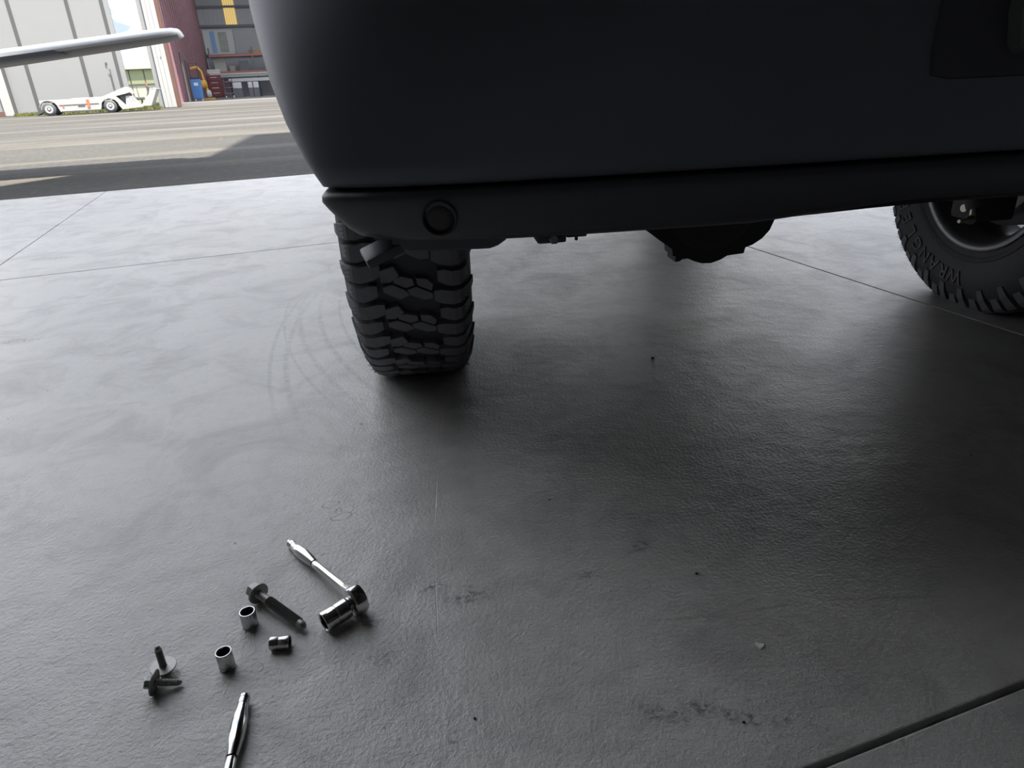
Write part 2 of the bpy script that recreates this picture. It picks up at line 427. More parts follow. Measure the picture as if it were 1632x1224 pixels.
# ---- body tub
body_lv = [(0.5038, 0.074, 0.020), (0.506, 0.066, 0.010), (0.520, 0.059, 0.007), (0.540, 0.0447, 0.006), (0.57, 0.0279, 0.005), (0.597, 0.0134, 0.004), (0.625, 0.0021, 0.003), (0.657, -0.0109, 0.002), (0.71, -0.0271, 0.001),
           (0.77, -0.0438, 0.0), (0.86, -0.060, 0.0), (0.95, -0.060, 0.002), (1.04, -0.050, 0.008), (1.13, -0.025, 0.02), (1.17, 0.02, 0.045), (1.18, 0.07, 0.08)]
def rnd(z): return min(1, max(0, (z-0.52)/0.33))
tub = MB().loft([ring3(z, s_, r_, cy=0.078+0.34*rnd(z), p=6.0-3.2*rnd(z), nseg=48) for z, s_, r_ in body_lv])
body = tub.build('body', M_PAINT, veh)
cuts = [MB().box(-0.80, 0.80, -0.36, 3.1, 0.40, 0.70), MB().box(-1.1, 1.1, 0.47, 2.25, 0.40, 0.63), MB().box(-1.1, 1.1, 2.20, 3.8, 0.40, 0.66)]
for sx in (-1, 1):
    for yy in (-0.01, WB):
        cuts.append(MB().lathe([(sx*0.55, 0.50), (sx*1.2, 0.50)], 40, Matrix.Translation((0, yy, ZC+0.01))))
for cm_ in cuts:
    cutter = cm_.build('wheel_arch_cutter', M_UNDER, veh)
    md = body.modifiers.new('arches', 'BOOLEAN'); md.operation = 'DIFFERENCE'; md.object = cutter; md.solver = 'EXACT'
    bpy.context.view_layer.update()
    bme = bpy.data.meshes.new_from_object(body.evaluated_get(bpy.context.evaluated_depsgraph_get()))
    body.modifiers.clear(); old = body.data; body.data = bme; bpy.data.meshes.remove(old)
    cme = cutter.data; bpy.data.objects.remove(cutter); bpy.data.meshes.remove(cme)
body.data.name = 'body'
body.data.shade_smooth(); body.data.set_sharp_from_angle(angle=math.radians(34))
if not body.data.materials: body.data.materials.append(M_PAINT)
# ---- cabin and glass
cab_lv = [(1.165, 0.07, 0.07), (1.30, 0.09, 0.10), (1.60, 0.14, 0.16), (1.75, 0.18, 0.20), (1.81, 0.24, 0.28), (1.83, 0.32, 0.38)]
cab = MB().loft([ring3(z, s_, r_, yf=2.25 - (z-1.165)*0.9) for z, s_, r_ in cab_lv])
cab.build('cabin', M_PAINT, veh, 34)
MB().box(-0.55, 0.55, -0.03, 0.03, -0.18, 0.18, bev=0.012).build('rear_window', M_GLASSD, veh, mw=Matrix.Translation((0, -0.545, 1.43)) @ Matrix.Rotation(-0.20, 4, 'X'))
for sx in (-1, 1):
    for y0, y1 in ((-0.1, 0.55), (0.65, 1.45)):
        MB().box(-0.012, 0.012, y0, y1, 1.27, 1.60, bev=0.01).build('side_window', M_GLASSD, veh, mw=Matrix.Translation((sx*0.872, 0, 0)) @ Matrix.Translation((0,0,1.43)) @ Matrix.Rotation(-sx*0.17, 4, 'Y') @ Matrix.Translation((0,0,-1.43)))

# ---- rear bumper
bl = [(0.4155, 0.16, 0.05), (0.418, 0.111, 0.026), (0.423, 0.076, 0.016), (0.431, 0.049, 0.010), (0.442, 0.034, 0.007), (0.454, 0.024, 0.004), (0.474, 0.008, 0.001),
      (0.486, 0.0, 0.0), (0.494, 0.0005, 0.001), (0.4995, 0.005, 0.005), (0.501, 0.014, 0.014)]
BA, BY, BC = 0.917, -0.690, 0.075
bmb = MB().loft([ring3(z, s_, r_, a=BA, yr=BY, cy=BC, p=6.0, nseg=110, y_end=-0.44) for z, s_, r_ in bl])
def raise_(v):
    x, y, z = v
    f = min(1, max(0, (x+0.180)/0.065)) * min(1, max(0, (0.60-x)/0.065)); f = f*f*(3-2*f)
    return (x, y, z + f*0.021*(0.4545-z)/0.039) if z < 0.4545 else v
bmb.v = [raise_(v) for v in bmb.v]
bmb.build('bumper', M_PLAST, veh, 40)
MB().loft([ring3(z, 0.098, 0.035, cy=0.078, p=6.0, y_end=-0.44) for z in (0.4985, 0.506)]).build('seam_gasket', M_UNDER, veh, 40)
def bumper_y(x, z=0.46):
    s_ = 0.018 if z < 0.47 else 0.0
    c = min(1, abs(x)/(BA-s_)); return BY + BC - BC*(1-c**6.0)**0.5
# lower centre valance, with the bevelled ends the photo shows
val = MB()
val.prism([(-0.645, 0.432), (-0.628, 0.424), (-0.21, 0.419), (-0.195, 0.423), (-0.165, 0.441), (-0.165, 0.46), (-0.645, 0.46)], -0.66, -0.46)
val.build('bumper_valance', M_PLAST2, veh)
# thin lip under the left end
def lip(x0, x1, z0, z1):
    n = 14; rings = []
    for k in range(n+1):
        x = x0 + (x1-x0)*k/n
        e = min(1.0, k/1.5, (n-k)/1.5)
        y = bumper_y(x) + 0.035
        zz0 = z1 - (z1-z0)*(0.45+0.55*e)
        rings.append([(x, y+0.006, zz0), (x, y, zz0+0.004), (x, y, z1), (x, -0.45, z1), (x, -0.45, zz0)])
    return MB().loft(rings)
lip(-0.818, -0.64, 0.402, 0.424).build('bumper_lip', M_PLAST, veh, 40)
# angled flap at the outer corner
fl = MB().box(-0.052, 0.012, -0.030, 0.030, -0.0085, 0.0085, bev=0.006)
fl.build('bumper_flap', M_PLAST, veh, 50, mw=Matrix.Translation((-0.818, -0.605, 0.410)) @ Matrix.Rotation(math.radians(12), 4, 'Z') @ Matrix.Rotation(math.radians(-20), 4, 'Y') @ Matrix.Rotation(math.radians(8), 4, 'X'))
# round plug in the bumper face
sx_ = -0.741; sy_ = bumper_y(sx_)
nrm = Vector((-(bumper_y(sx_+0.01)-bumper_y(sx_-0.01))/0.02*-1, -1, 0)); nrm = Vector(((bumper_y(sx_+0.01)-bumper_y(sx_-0.01))/0.02, -1, -0.10)).normalized()
Mx = frame((sx_, sy_+0.0005, 0.4605), nrm)
plug = MB().lathe([(-0.012, 0.027), (0.0035, 0.027), (0.0045, 0.0255), (0.0035, 0.0235), (-0.001, 0.022), (-0.003, 0.0205), (-0.003, 0.001)], 40, Mx).build('sensor_ring', M_PLAST2, veh, 40)
MB().lathe([(-0.010, 0.0195), (-0.0015, 0.0195), (-0.0005, 0.018), (0.0008, 0.010), (0.001, 0.001)], 36, Mx).build('sensor_cap', M_PLAST2, plug, 40)
# small hanging connector and stud under the bumper
cn = MB().box(-0.592, -0.546, -0.66, -0.60, 0.4065, 0.445, bev=0.004).build('trailer_socket', M_UNDER, veh, 40)
MB().lathe([(0, 0.009), (0.004, 0.009), (0.006, 0.006)], 6, frame((-0.566, -0.660, 0.4145), (0, -1, 0))).build('socket_bolt', M_ALLOY, cn)
MB().box(-0.545, -0.512, -0.655, -0.62, 0.4125, 0.44, bev=0.003).build('bracket', M_UNDER, veh)
MB().lathe([(0, 0.0022), (-0.006, 0.003), (-0.008, 0.0015)], 10, frame((-0.5265, -0.64, 0.4125), (0, 0, 1))).build('clip', M_UNDER, veh)
MB().lathe([(0, 0.008), (0.012, 0.008), (0.015, 0.005)], 12, frame((-0.677, -0.57, 0.425), (0, 0, -1))).build('bumper_bolt', M_ALLOY, veh, 40)
# rear hatch hardware at the right edge of the frame
MB().box(-0.012, 0.30, -0.695, -0.60, 0.607, 1.05, bev=0.045).build('tailgate_recess_plate', M_UNDER, veh, 40)  # raised dark plate in place of a dark tailgate recess
hb = MB(); hb.prism([(0.101, 0.658), (0.113, 0.645), (0.19, 0.645), (0.19, 0.99), (0.092, 0.99), (0.092, 0.70)], -0.72, -0.69)
hb.build('hatch_bracket', pmat('bracket_grey', (0.10, 0.10, 0.10), 0.5), veh)
MB().box(0.099, 0.113, -0.7225, -0.716, 0.692, 0.712, bev=0.002).build('bracket_slot', M_BLACK, veh)
# tail lamps
for sx in (-1, 1):
    lx = sx*0.86
    MB().box(-0.045, 0.045, -0.02, 0.03, 0.90, 1.12, bev=0.012).build('tail_lamp', pmat('lamp_red', (0.10, 0.008, 0.008), 0.15), veh, 40, mw=Matrix.Translation((lx, -0.68+0.418-0.418*(1-(0.86/1.04)**2.8)**0.5, 0)) @ Matrix.Rotation(-sx*0.6, 4, 'Z'))
# ---- chassis under the floor
MB().box(-0.50, -0.42, -0.42, 3.2, 0.58, 0.705, bev=0.01).box(0.42, 0.50, -0.42, 3.2, 0.58, 0.705, bev=0.01).build('chassis_rail', M_UNDER, veh)
# ---- rear axle
dm = MB()
dm.prism([(-0.300, 0.335), (-0.194, 0.254), (-0.192, 0.238), (-0.185, 0.236), (-0.185, 0.2225), (-0.174, 0.2235), (-0.168, 0.228), (-0.154, 0.229), (-0.138, 0.221),
          (-0.118, 0.2145), (-0.095, 0.2135), (-0.071, 0.221), (-0.056, 0.229), (-0.015, 0.232), (-0.012, 0.246), (0.005, 0.251), (0.028, 0.265), (0.045, 0.284), (0.055, 0.31),
          (0.055, 0.46), (-0.02, 0.50), (-0.20, 0.50), (-0.29, 0.44)], -0.145, -0.085)
dm.build('differential_housing', M_UNDER, veh)
MB().lathe([(0, 0.115), (0.03, 0.112), (0.055, 0.085), (0.062, 0.03), (0.062, 0.001)], 28, frame((-0.11, -0.14, 0.365), (0, -1, 0))).build('differential_cover', M_UNDER, veh, 40)
MB().lathe([(-0.66, 0.038), (0.66, 0.038)], 18, Matrix.Translation((0, 0, ZC))).build('axle_tube', M_UNDER, veh, 40)
MB().tube([(-0.62, -0.10, 0.47), (-0.25, -0.12, 0.40), (-0.1, -0.16, 0.352), (0.1, -0.16, 0.352), (0.3, -0.13, 0.39), (0.55, -0.10, 0.46)], 0.012).build('sway_bar', M_UNDER, veh, 60)
MB().lathe([(-0.40, 0.09), (-0.38, 0.105), (0.02, 0.105), (0.04, 0.09)], 24, Matrix.Translation((0.35, -0.36, 0.53))).build('muffler', M_UNDER, veh, 40)

# ---- tyre -----------------------------------------------------------
R_T = 0.405
def make_tyre():
    carc = MB()
    prof = [(-0.098, 0.222), (-0.108, 0.226), (-0.113, 0.238), (-0.118, 0.250), (-0.131, 0.285), (-0.135, 0.315), (-0.132, 0.345), (-0.122, 0.368), (-0.110, 0.380),
            (-0.092, 0.3865), (-0.05, 0.391), (0, 0.392)]
    full = prof + [(-a, r) for a, r in reversed(prof[:-1])]
    carc.lathe(full, 96, caps=False)
    t = carc.build('tyre', M_RUBBER, None, 50)
    # raised rings on the sidewalls
    for sg in (-1, 1):
        MB().lathe([(sg*0.1185, 0.250), (sg*0.1225, 0.256), (sg*0.1250, 0.262), (sg*0.1225, 0.266)], 72, caps=False).build('sidewall_ring', M_RUBBER, t, 40)
    NP = 60; dth = 2*PI/NP
    def pol(x, th, r): return (x, r*math.cos(th), r*math.sin(th))
    def lug(sg, long):
        """shoulder lug wrapping from the crown over the shoulder, th is centred on 0"""
        m = MB(); w0 = dth*0.37
        xi = 0.052 if long else 0.062
        st = [(xi, 0.4045, 0.388, 0.70, -0.20), (xi+0.016, 0.4050, 0.388, 1.0, -0.12), (0.092, 0.4035, 0.384, 1.0, 0.0), (0.107, 0.3990, 0.378, 0.98, 0.0),
              (0.1145, 0.3915, 0.372, 0.92, 0.0)]
        st += [(0.1300 if long else 0.1260, 0.366, 0.355, 0.78, 0.0)]
        if long: st += [(0.1375, 0.338, 0.335, 0.62, 0.0)]
        rings = []
        for i, (x, r1, r0, w, sh) in enumerate(st):
            c = sh*dth; ww = w0*w
            xi0 = x - (0.012 if i >= 4 else 0)
            rings.append([pol(sg*x, c-ww, r1), pol(sg*x, c+ww, r1), pol(sg*xi0, c+ww*1.08, r0), pol(sg*xi0, c-ww*1.08, r0)])
        return m.loft(rings).mesh('tread_block', M_RUBBER2)
    def block(poly):
        m = MB(); cx = sum(p[0] for p in poly)/len(poly); cth = sum(p[1] for p in poly)/len(poly)
        base = [pol(x, th*dth, 0.388) for x, th in poly]
        top0 = [pol(x, th*dth, 0.4035) for x, th in poly]
        top = [pol(cx+(x-cx)*0.94, (cth+(th-cth)*0.94)*dth, 0.405) for x, th in poly]
        return m.loft([base, top0, top]).mesh('tread_block', M_RUBBER2)
    lugs = {(sg, l): lug(sg, l) for sg in (-1, 1) for l in (0, 1)}
    # interlocking centre blocks, one period = two pitches; x in metres, angle in pitches
    cen = [[(-0.050, 0.10), (-0.018, -0.32), (0.004, -0.12), (-0.006, 0.18), (-0.030, 0.48), (-0.050, 0.40)],
           [(0.002, -0.10), (0.030, -0.42), (0.050, -0.40), (0.050, -0.10), (0.018, 0.30), (-0.002, 0.18)],
           [(-0.028, 0.56), (-0.004, 0.26), (0.014, 0.38), (0.012, 0.70), (-0.010, 0.86), (-0.028, 0.80)],
           [(0.020, 0.36), (0.048, 0.02), (0.053, 0.36), (0.040, 0.66), (0.018, 0.74)],
           [(-0.053, 0.62), (-0.034, 0.58), (-0.014, 0.92), (-0.024, 1.36), (-0.053, 1.20)]]
    cm = [block([(x, -th) for x, th in p]) for p in cen]
    def put(me, th):
        o = bpy.data.objects.new('tread_block', me); COL.objects.link(o); o.parent = t
        o.rotation_euler = (th, 0, 0)
    for k in range(NP):
        put(lugs[(-1, k % 2)], k*dth); put(lugs[(1, (k+1) % 2)], (k+0.45)*dth)
    for k in range(NP//2):
        for me in cm: put(me, k*2*dth)
    hair = MB()
    for k in range(NP):
        for sg in (-1, 1):
            for j in (-0.22, -0.02, 0.18):
                th = (k+(0.45 if sg > 0 else 0)+j)*dth
                L_ = random.uniform(0.004, 0.009)
                a = Vector(pol(sg*0.1135, th, 0.392)); b = Vector(pol(sg*(0.1135+L_), th, 0.392+L_*0.25))
                hair.tube([a, b], [0.0005, 0.00035], 3)
    h = hair.build('rubber_hair', M_RUBBER, t); h['kind'] = 'stuff'
    return t
tyre = make_tyre()
tyre.parent = veh; tyre.scale = (0.93, 1, 1); tyre.location = (-TRK+0.004, -0.045, ZC); tyre.rotation_euler = (0.06, 0, 0)
tyre_b = copy_tree(tyre, veh); tyre_b.location = (TRK, 0.02, ZC); tyre_b.rotation_euler = (0.75, 0, 0)
# flatten nothing: the tread just meets the floor
# lettering on the inner sidewall of the right tyre
def lettering(text, r, th0, step, size, xpl, parent, name):
    mb = MB()
    for i, ch in enumerate(text):
        if ch == ' ': continue
        cu = bpy.data.curves.new('letter', 'FONT'); cu.body = ch; cu.size = size; cu.extrude = 0.0022; cu.align_x = 'CENTER'; cu.resolution_u = 2
        tmp = bpy.data.objects.new('letter', cu); COL.objects.link(tmp)
        bpy.context.view_layer.update()
        me = bpy.data.meshes.new_from_object(tmp.evaluated_get(bpy.context.evaluated_depsgraph_get()))
        # local letter: x right, y up.  seen from -X looking to +X: right = -Y(veh), so tops outward
        th = th0 + i*step
        rad = Vector((0, math.cos(th), math.sin(th)))           # outward
        tan = Vector((0, -math.sin(th), math.cos(th)))          # reading direction for a viewer at -X
        ox = Vector((xpl, 0, 0))
        vs = [ox + rad*(r + v.co.y) + tan*v.co.x + Vector((-v.co.z, 0, 0)) + Vector((-0.06*v.co.y, 0, 0)) for v in me.vertices]
        mb.add(vs, [tuple(p.vertices) for p in me.polygons])
        bpy.data.objects.remove(tmp); bpy.data.meshes.remove(me); bpy.data.curves.remove(cu)
    return mb.build(name, M_RUBBER2, parent)
LET = (TRK, 0.02, ZC)

# ---- wheels ---------------------------------------------------------
def make_wheel(name='wheel'):
    """axis local X, outboard = +X"""
    w = MB().lathe([(-0.100, 0.232), (-0.104, 0.2345), (-0.108, 0.234), (-0.109, 0.229), (-0.104, 0.217), (-0.092, 0.209), (-0.06, 0.204), (-0.03, 0.196), (0.05, 0.196), (0.095, 0.208), (0.108, 0.229), (0.108, 0.234), (0.100, 0.232),
                    (0.085, 0.214), (0.05, 0.203), (-0.03, 0.203), (-0.06, 0.211), (-0.09, 0.216)], 72, closed=True).build(name, M_ALLOY, None, 40)
    for k in range(6):
        a = 2*PI*k/6
        sp = MB().loft([[(0.050+dx, r*math.cos(a)-hw*math.sin(a)*s1, r*math.sin(a)+hw*math.cos(a)*s1) for dx, s1 in ((0, -1), (0, 1), (0.03, 0.75), (0.03, -0.75))]
                        for r, hw in ((0.05, 0.030), (0.10, 0.030), (0.16, 0.036), (0.200, 0.046))])
        sp.build('spoke', M_ALLOY, w)
    MB().lathe([(0.045, 0.07), (0.085, 0.07), (0.092, 0.05), (0.092, 0.001)], 32, caps=False).build('wheel_hub', M_ALLOY, w, 40)
    return w
wl_ = make_wheel(); wl_.parent = veh; wl_.location = (-TRK, -0.045, ZC); wl_.rotation_euler = (0, 0, PI)
wr_ = copy_tree(wl_, veh); wr_.location = (TRK, 0.02, ZC); wr_.rotation_euler = (math.radians(10), 0, 0)
# brake drum and dust shield seen inside the right wheel
for sg, yy in ((1, 0.02), (-1, -0.045)):
    dr = MB().lathe([(sg*-0.065, 0.05), (sg*-0.065, 0.138), (sg*-0.058, 0.146), (sg*-0.052, 0.140), (sg*-0.046, 0.152), (sg*-0.034, 0.170), (sg*0.02, 0.172), (sg*0.03, 0.05)], 56, Matrix.Translation((sg*TRK, yy, ZC)), closed=True)
    dr.build('brake_drum', pmat('drum_iron', (0.13, 0.13, 0.135), 0.5, 0.4), veh, 30)
    MB().lathe([(sg*-0.10, 0.045), (sg*-0.03, 0.06), (sg*0.05, 0.06)], 24, Matrix.Translation((sg*TRK, yy, ZC))).build('axle_end', M_UNDER, veh, 40)
# shock absorber, its bracket and the light link
MB().tube([(0.60, -0.12, 0.30), (0.56, -0.06, 0.50)], 0.030, 16).build('shock_absorber', M_UNDER, veh, 60)
MB().box(0.585, 0.69, -0.135, -0.04, 0.262, 0.335, bev=0.012).build('shock_mount', M_UNDER, veh, 40)
lk = MB().tube([(0.585, -0.112, 0.318), (0.585, -0.118, 0.300), (0.583, -0.124, 0.284), (0.583, -0.126, 0.268)], [0.0085, 0.0062, 0.0075, 0.0085], 14).build('sway_bar_link', M_STEELD, veh, 60)
MB().lathe([(-0.022, 0.0045), (0.0, 0.0055), (0.016, 0.0115), (0.022, 0.0115)], 20, frame((0.560, -0.132, 0.270), (1, 0.25, 0))).build('link_bolt', M_STEELD, lk, 40)
MB().lathe([(0.0, 0.0095), (0.006, 0.0105), (0.012, 0.016), (0.02, 0.0175)], 22, frame((0.580, -0.092, 0.292), (1, 0.2, 0))).build('mount_bolt', M_STEELD, veh, 40)
# front wheels
def simple_front(sx):
    c = tyre_front = MB().lathe([(-0.11, 0.226), (-0.1375, 0.285), (-0.1425, 0.33), (-0.125, 0.385), (-0.10, 0.402), (0, R_T), (0.10, 0.402), (0.125, 0.385), (0.1425, 0.33), (0.1375, 0.285), (0.11, 0.226)], 64, caps=False).build('tyre', M_RUBBER, veh, 40)
    c.location = (sx*TRK, WB, ZC+0.02)
    w = copy_tree(wl_, veh); w.location = (sx*TRK, WB, ZC+0.02); w.rotation_euler = (0, 0, 0 if sx > 0 else PI)
simple_front(-1); simple_front(1)
letter = lettering('WRANGLER', 0.292, math.radians(270), math.radians(8.6), 0.054, -0.1245, veh, 'sidewall_lettering')
letter.location = LET

# ================================================================== tools on the floor
def hexr(n=6, r=1.0, ph=0.0): return [(r*math.cos(2*PI*k/n+ph), r*math.sin(2*PI*k/n+ph)) for k in range(n)]
def socket(name, ln, r, bore, M, mat, label, groove=0.55, drive=0.006, flip=False):
    """axis along local X, open (hex) end at +X"""
    root = empty(name); root.matrix_world = M
    pr = [(0.0, r*0.93), (ln*0.03, r)]
    if groove:
        g = ln*groove
        pr += [(g-0.0012, r), (g-0.0006, r*0.955), (g+0.0010, r*0.955), (g+0.0016, r)]
    pr += [(ln-0.0008, r), (ln, r*0.96), (ln, bore*1.10), (ln-0.0012, bore*1.04)]
    seg = 48
    sh = MB().lathe(pr, seg, caps=False)
    # twelve point bore
    def star(x, b): return [(x, b*(1.05 if k % 2 else 0.93)*math.cos(2*PI*k/24), b*(1.05 if k % 2 else 0.93)*math.sin(2*PI*k/24)) for k in range(24)]
    sh.build('socket_shell', mat, root, 35)
    MB().loft([star(ln-0.0012, bore), star(ln*0.35, bore)], cap0=False, cap1=True).loft([[(ln-0.0012, bore*1.06*math.cos(2*PI*k/24), bore*1.06*math.sin(2*PI*k/24)) for k in range(24)], star(ln-0.0012, bore)], cap0=False, cap1=False).build('socket_bore', M_HOLE, root)
    d = drive
    MB().add([(0.0002, -d, -d), (0.0002, d, -d), (0.0002, d, d), (0.0002, -d, d), (0.010, -d, -d), (0.010, d, -d), (0.010, d, d), (0.010, -d, d)],
             [(0,1,5,4),(1,2,6,5),(2,3,7,6),(3,0,4,7),(4,5,6,7)]).build('drive_hole', M_HOLE, root)
    MB().loft([[(0.0, r*0.93*math.cos(2*PI*(k+.5)/32), r*0.93*math.sin(2*PI*(k+.5)/32)) for k in range(32)], [(0.0, *( (lambda a: (d/max(abs(math.cos(a)), abs(math.sin(a)))*math.cos(a), d/max(abs(math.cos(a)), abs(math.sin(a)))*math.sin(a)))(2*PI*(k+.5)/32))) for k in range(32)]], cap0=False, cap1=False).build('socket_base', mat, root)
    tag(root, label, 'socket')
    return root
S1 = socket('socket', 0.0235, 0.0102, 0.0080, frame((-0.3625, 0.7095, 0.0), (0.0, 0.0, 1)), M_SATIN, 'satin steel socket standing upright beside the head of the large bolt', groove=0)
S2 = socket('socket', 0.0255, 0.0097, 0.0077, frame((-0.3675, 0.6385, 0.0), (0.0, 0.0, 1)), M_SATIN, 'satin steel socket standing upright between the screws and the lying socket', groove=0.25)
S3 = socket('socket', 0.0245, 0.0084, 0.0062, frame((-0.3212, 0.6655, 0.0085), (1, 0.03, 0)), M_SATIN, 'small steel socket lying on its side below the tip of the large bolt', groove=0.48)

# ---- ratchets
def ratchet_profile():
    # (distance from handle end, half width, half height)
    return [(0.0, 0.0052, 0.0052), (0.0008, 0.0062, 0.0062), (0.004, 0.0067, 0.0067), (0.0045, 0.0063, 0.0063), (0.0060, 0.0063, 0.0063), (0.0065, 0.0067, 0.0067), (0.0125, 0.0067, 0.0067), (0.013, 0.0063, 0.0063),
            (0.017, 0.0064, 0.0064), (0.022, 0.0072, 0.0072), (0.030, 0.0086, 0.0086), (0.042, 0.0091, 0.0091), (0.056, 0.0088, 0.0088), (0.070, 0.0076, 0.0076), (0.081, 0.0063, 0.0063)]
def make_ratchet(label, end, head, end_z, head_z, spin):
    """end/head: floor positions of handle end and head centre"""
    root = empty('ratchet_wrench')
    e = Vector((*end, end_z)); h = Vector((*head, head_z)); L_ = (h-e).length
    M = frame(e, h-e)
    root.matrix_world = M @ Matrix.Rotation(spin, 4, 'X')
    seg = 28
    def rg(x, a, b, sq=2.0):
        return [(x, a*math.copysign(abs(math.cos(2*PI*k/seg))**(2/sq), math.cos(2*PI*k/seg)), b*math.copysign(abs(math.sin(2*PI*k/seg))**(2/sq), math.sin(2*PI*k/seg))) for k in range(seg)]
    MB().loft([rg(x, a, b) for x, a, b in ratchet_profile()]).build('handle_grip', M_CHROME, root, 35)
    MB().loft([rg(0.0808, 0.0052, 0.0052), rg(0.0826, 0.0052, 0.0052)]).build('handle_groove', M_HOLE, root, 35)
    x1 = L_ - 0.012
    sh = [(0.0826, 0.0056, 0.0056, 2), (0.084, 0.0062, 0.0062, 2), (0.10, 0.0058, 0.0057, 2.1), (0.125, 0.0062, 0.0052, 2.4), (0.150, 0.0072, 0.0052, 2.8), (x1-0.022, 0.0090, 0.0055, 3.0), (x1-0.012, 0.0112, 0.0062, 3.2), (x1-0.004, 0.0140, 0.0078, 3.5), (x1+0.004, 0.0150, 0.0080, 3.5)]
    MB().loft([rg(x, a, b, sq) for x, a, b, sq in sh]).build('handle_shank', M_CHROME, root, 35)
    # head: drum whose axis is the local Z
    Mz = frame((L_, 0, -0.0105), (0, 0, 1), (0, 1, 0))
    MB().lathe([(0.0, 0.0150), (0.0012, 0.0190), (0.003, 0.0204), (0.015, 0.0204), (0.0185, 0.0185), (0.0195, 0.014), (0.0195, 0.001)], 44, Mz).build('ratchet_head', M_CHROME, root, 35)
    MB().lathe([(0.019, 0.012), (0.0202, 0.0115), (0.0204, 0.001)], 32, Mz).build('cover_plate', M_SATIN, root, 35)
    MB().box(0.0198, 0.0225, -0.0028, 0.0028, -0.003, 0.010, Mz, 0.0008).build('direction_lever', M_SATIN, root, 35)
    MB().lathe([(0.0, 0.0095), (-0.003, 0.0095), (-0.0035, 0.008)], 28, Mz).build('drive_collar', M_SATIN, root, 35)
    MB().box(-0.012, -0.003, -0.0046, 0.0046, -0.0046, 0.0046, Mz, 0.0006).build('drive_square', M_SATIN, root, 35)
    tag(root, label, 'wrench')
    return root
h1 = (-0.2215, 0.7245); e1 = (-0.3548, 0.8765)
RA = make_ratchet('chrome ratchet wrench with a large socket on its drive, lying above the large bolt', e1, h1, 0.0067, 0.0205, math.radians(-90))
d1 = Vector((h1[0]-e1[0], h1[1]-e1[1], 0)).normalized(); p1 = Vector((d1.y, -d1.x, 0))   # horizontal, to the lower left
if p1.x > 0: p1 = -p1
cs = Vector((*h1, 0.0165)) + p1*0.0140
S4 = socket('socket', 0.036, 0.0138, 0.0108, frame(cs, p1 + Vector((0, 0, -0.07))), M_CHROME, 'large chrome socket fitted on the drive of the upper ratchet wrench', groove=0.5)
RB = make_ratchet('chrome ratchet wrench cut by the bottom edge of the picture, only its grip in view', (-0.3262, 0.5845), (-0.2935, 0.381), 0.0088, 0.0112, math.radians(180))

# ---- large flanged bolt
def hexhead(x0, x1, r, M):
    mb = MB()
    mb.loft([[(x, r*s_*c, r*s_*s2) for c, s2 in hexr()] for x, s_ in ((x0, 0.86), (x0+(x1-x0)*0.15, 1.0), (x1, 1.0))], M)
    return mb
def threads(x0, x1, r, pitch, depth, M, seg=20):
    pr = []; x = x0
    while x < x1 - pitch*0.5:
        pr += [(x, r-depth), (x+pitch*0.5, r)]; x += pitch
    pr.append((x1, r-depth))
    return MB().lathe(pr, seg, M)
bolt = empty('flange_bolt')
bolt.matrix_world = frame((-0.3655, 0.7555, 0.0148), (0.0855, -0.0668, -0.0075))
hexhead(-0.0125, 0.001, 0.0108, None).build('bolt_head', M_ZINC, bolt)
MB().lathe([(0.0, 0.0095), (0.001, 0.0128), (0.0022, 0.0148), (0.0042, 0.0148), (0.0048, 0.0140), (0.0048, 0.0070)], 36).build('flange', M_ZINC, bolt, 35)
MB().lathe([(0.0046, 0.0066), (0.0062, 0.0058), (0.0270, 0.0058)], 24).build('shank', M_ZINC, bolt, 35)
threads(0.0262, 0.0905, 0.0070, 0.00175, 0.0009, None, 24).build('threaded_shank', M_THREAD, bolt)
MB().lathe([(0.0895, 0.0058), (0.0965, 0.0056), (0.0985, 0.0054), (0.1025, 0.0030), (0.1030, 0.0018)], 24).build('pilot_tip', M_ZINC, bolt, 40)
tag(bolt, 'large grey flange bolt with a dark threaded shank and pointed tip lying on the floor', 'bolt')

# ---- two washered screws
def make_screw(M, wtilt, label, ln=0.030):
    r = empty('washer_screw'); r.matrix_world = M
    hexhead(-0.0090, 0.0, 0.0074, None).build('screw_head', M_ZINC, r)
    MB().lathe([(-0.0012, 0.0072), (0.0, 0.0072)], 24).build('head_flange', M_ZINC, r, 35)
    threads(0.001, ln-0.006, 0.0043, 0.00125, 0.0006, None, 18).build('threaded_shank', M_WASH, r)
    MB().lathe([(ln-0.0063, 0.0038), (ln-0.004, 0.0036), (ln-0.0012, 0.0026), (ln, 0.0010)], 18).build('screw_tip', M_WASH, r, 40)
    MB().lathe([(0.0, 0.0046), (0.0, 0.0146), (0.0004, 0.0150), (0.0014, 0.0150), (0.0018, 0.0146), (0.0018, 0.0046)], 40, Matrix.Translation((0.0006, 0, 0)) @ Matrix.Rotation(wtilt[0], 4, 'Y') @ Matrix.Rotation(wtilt[1], 4, 'Z'), closed=True).build('washer', M_WASH, r, 35)
    return tag(r, label, 'screw')
make_screw(frame((-0.4425, 0.6345, 0.0092), (-0.03, 0.06, 1), (0, 1, 0)), (0.10, 0.10), 'short bolt with a wide washer standing on its head, thread pointing up', 0.032)
make_screw(frame((-0.4415, 0.6062, 0.0143), (0.0285, 0.0075, -0.0098)), (-0.12, -0.20), 'short bolt with a wide washer lying on its side in front of the upright one', 0.032)

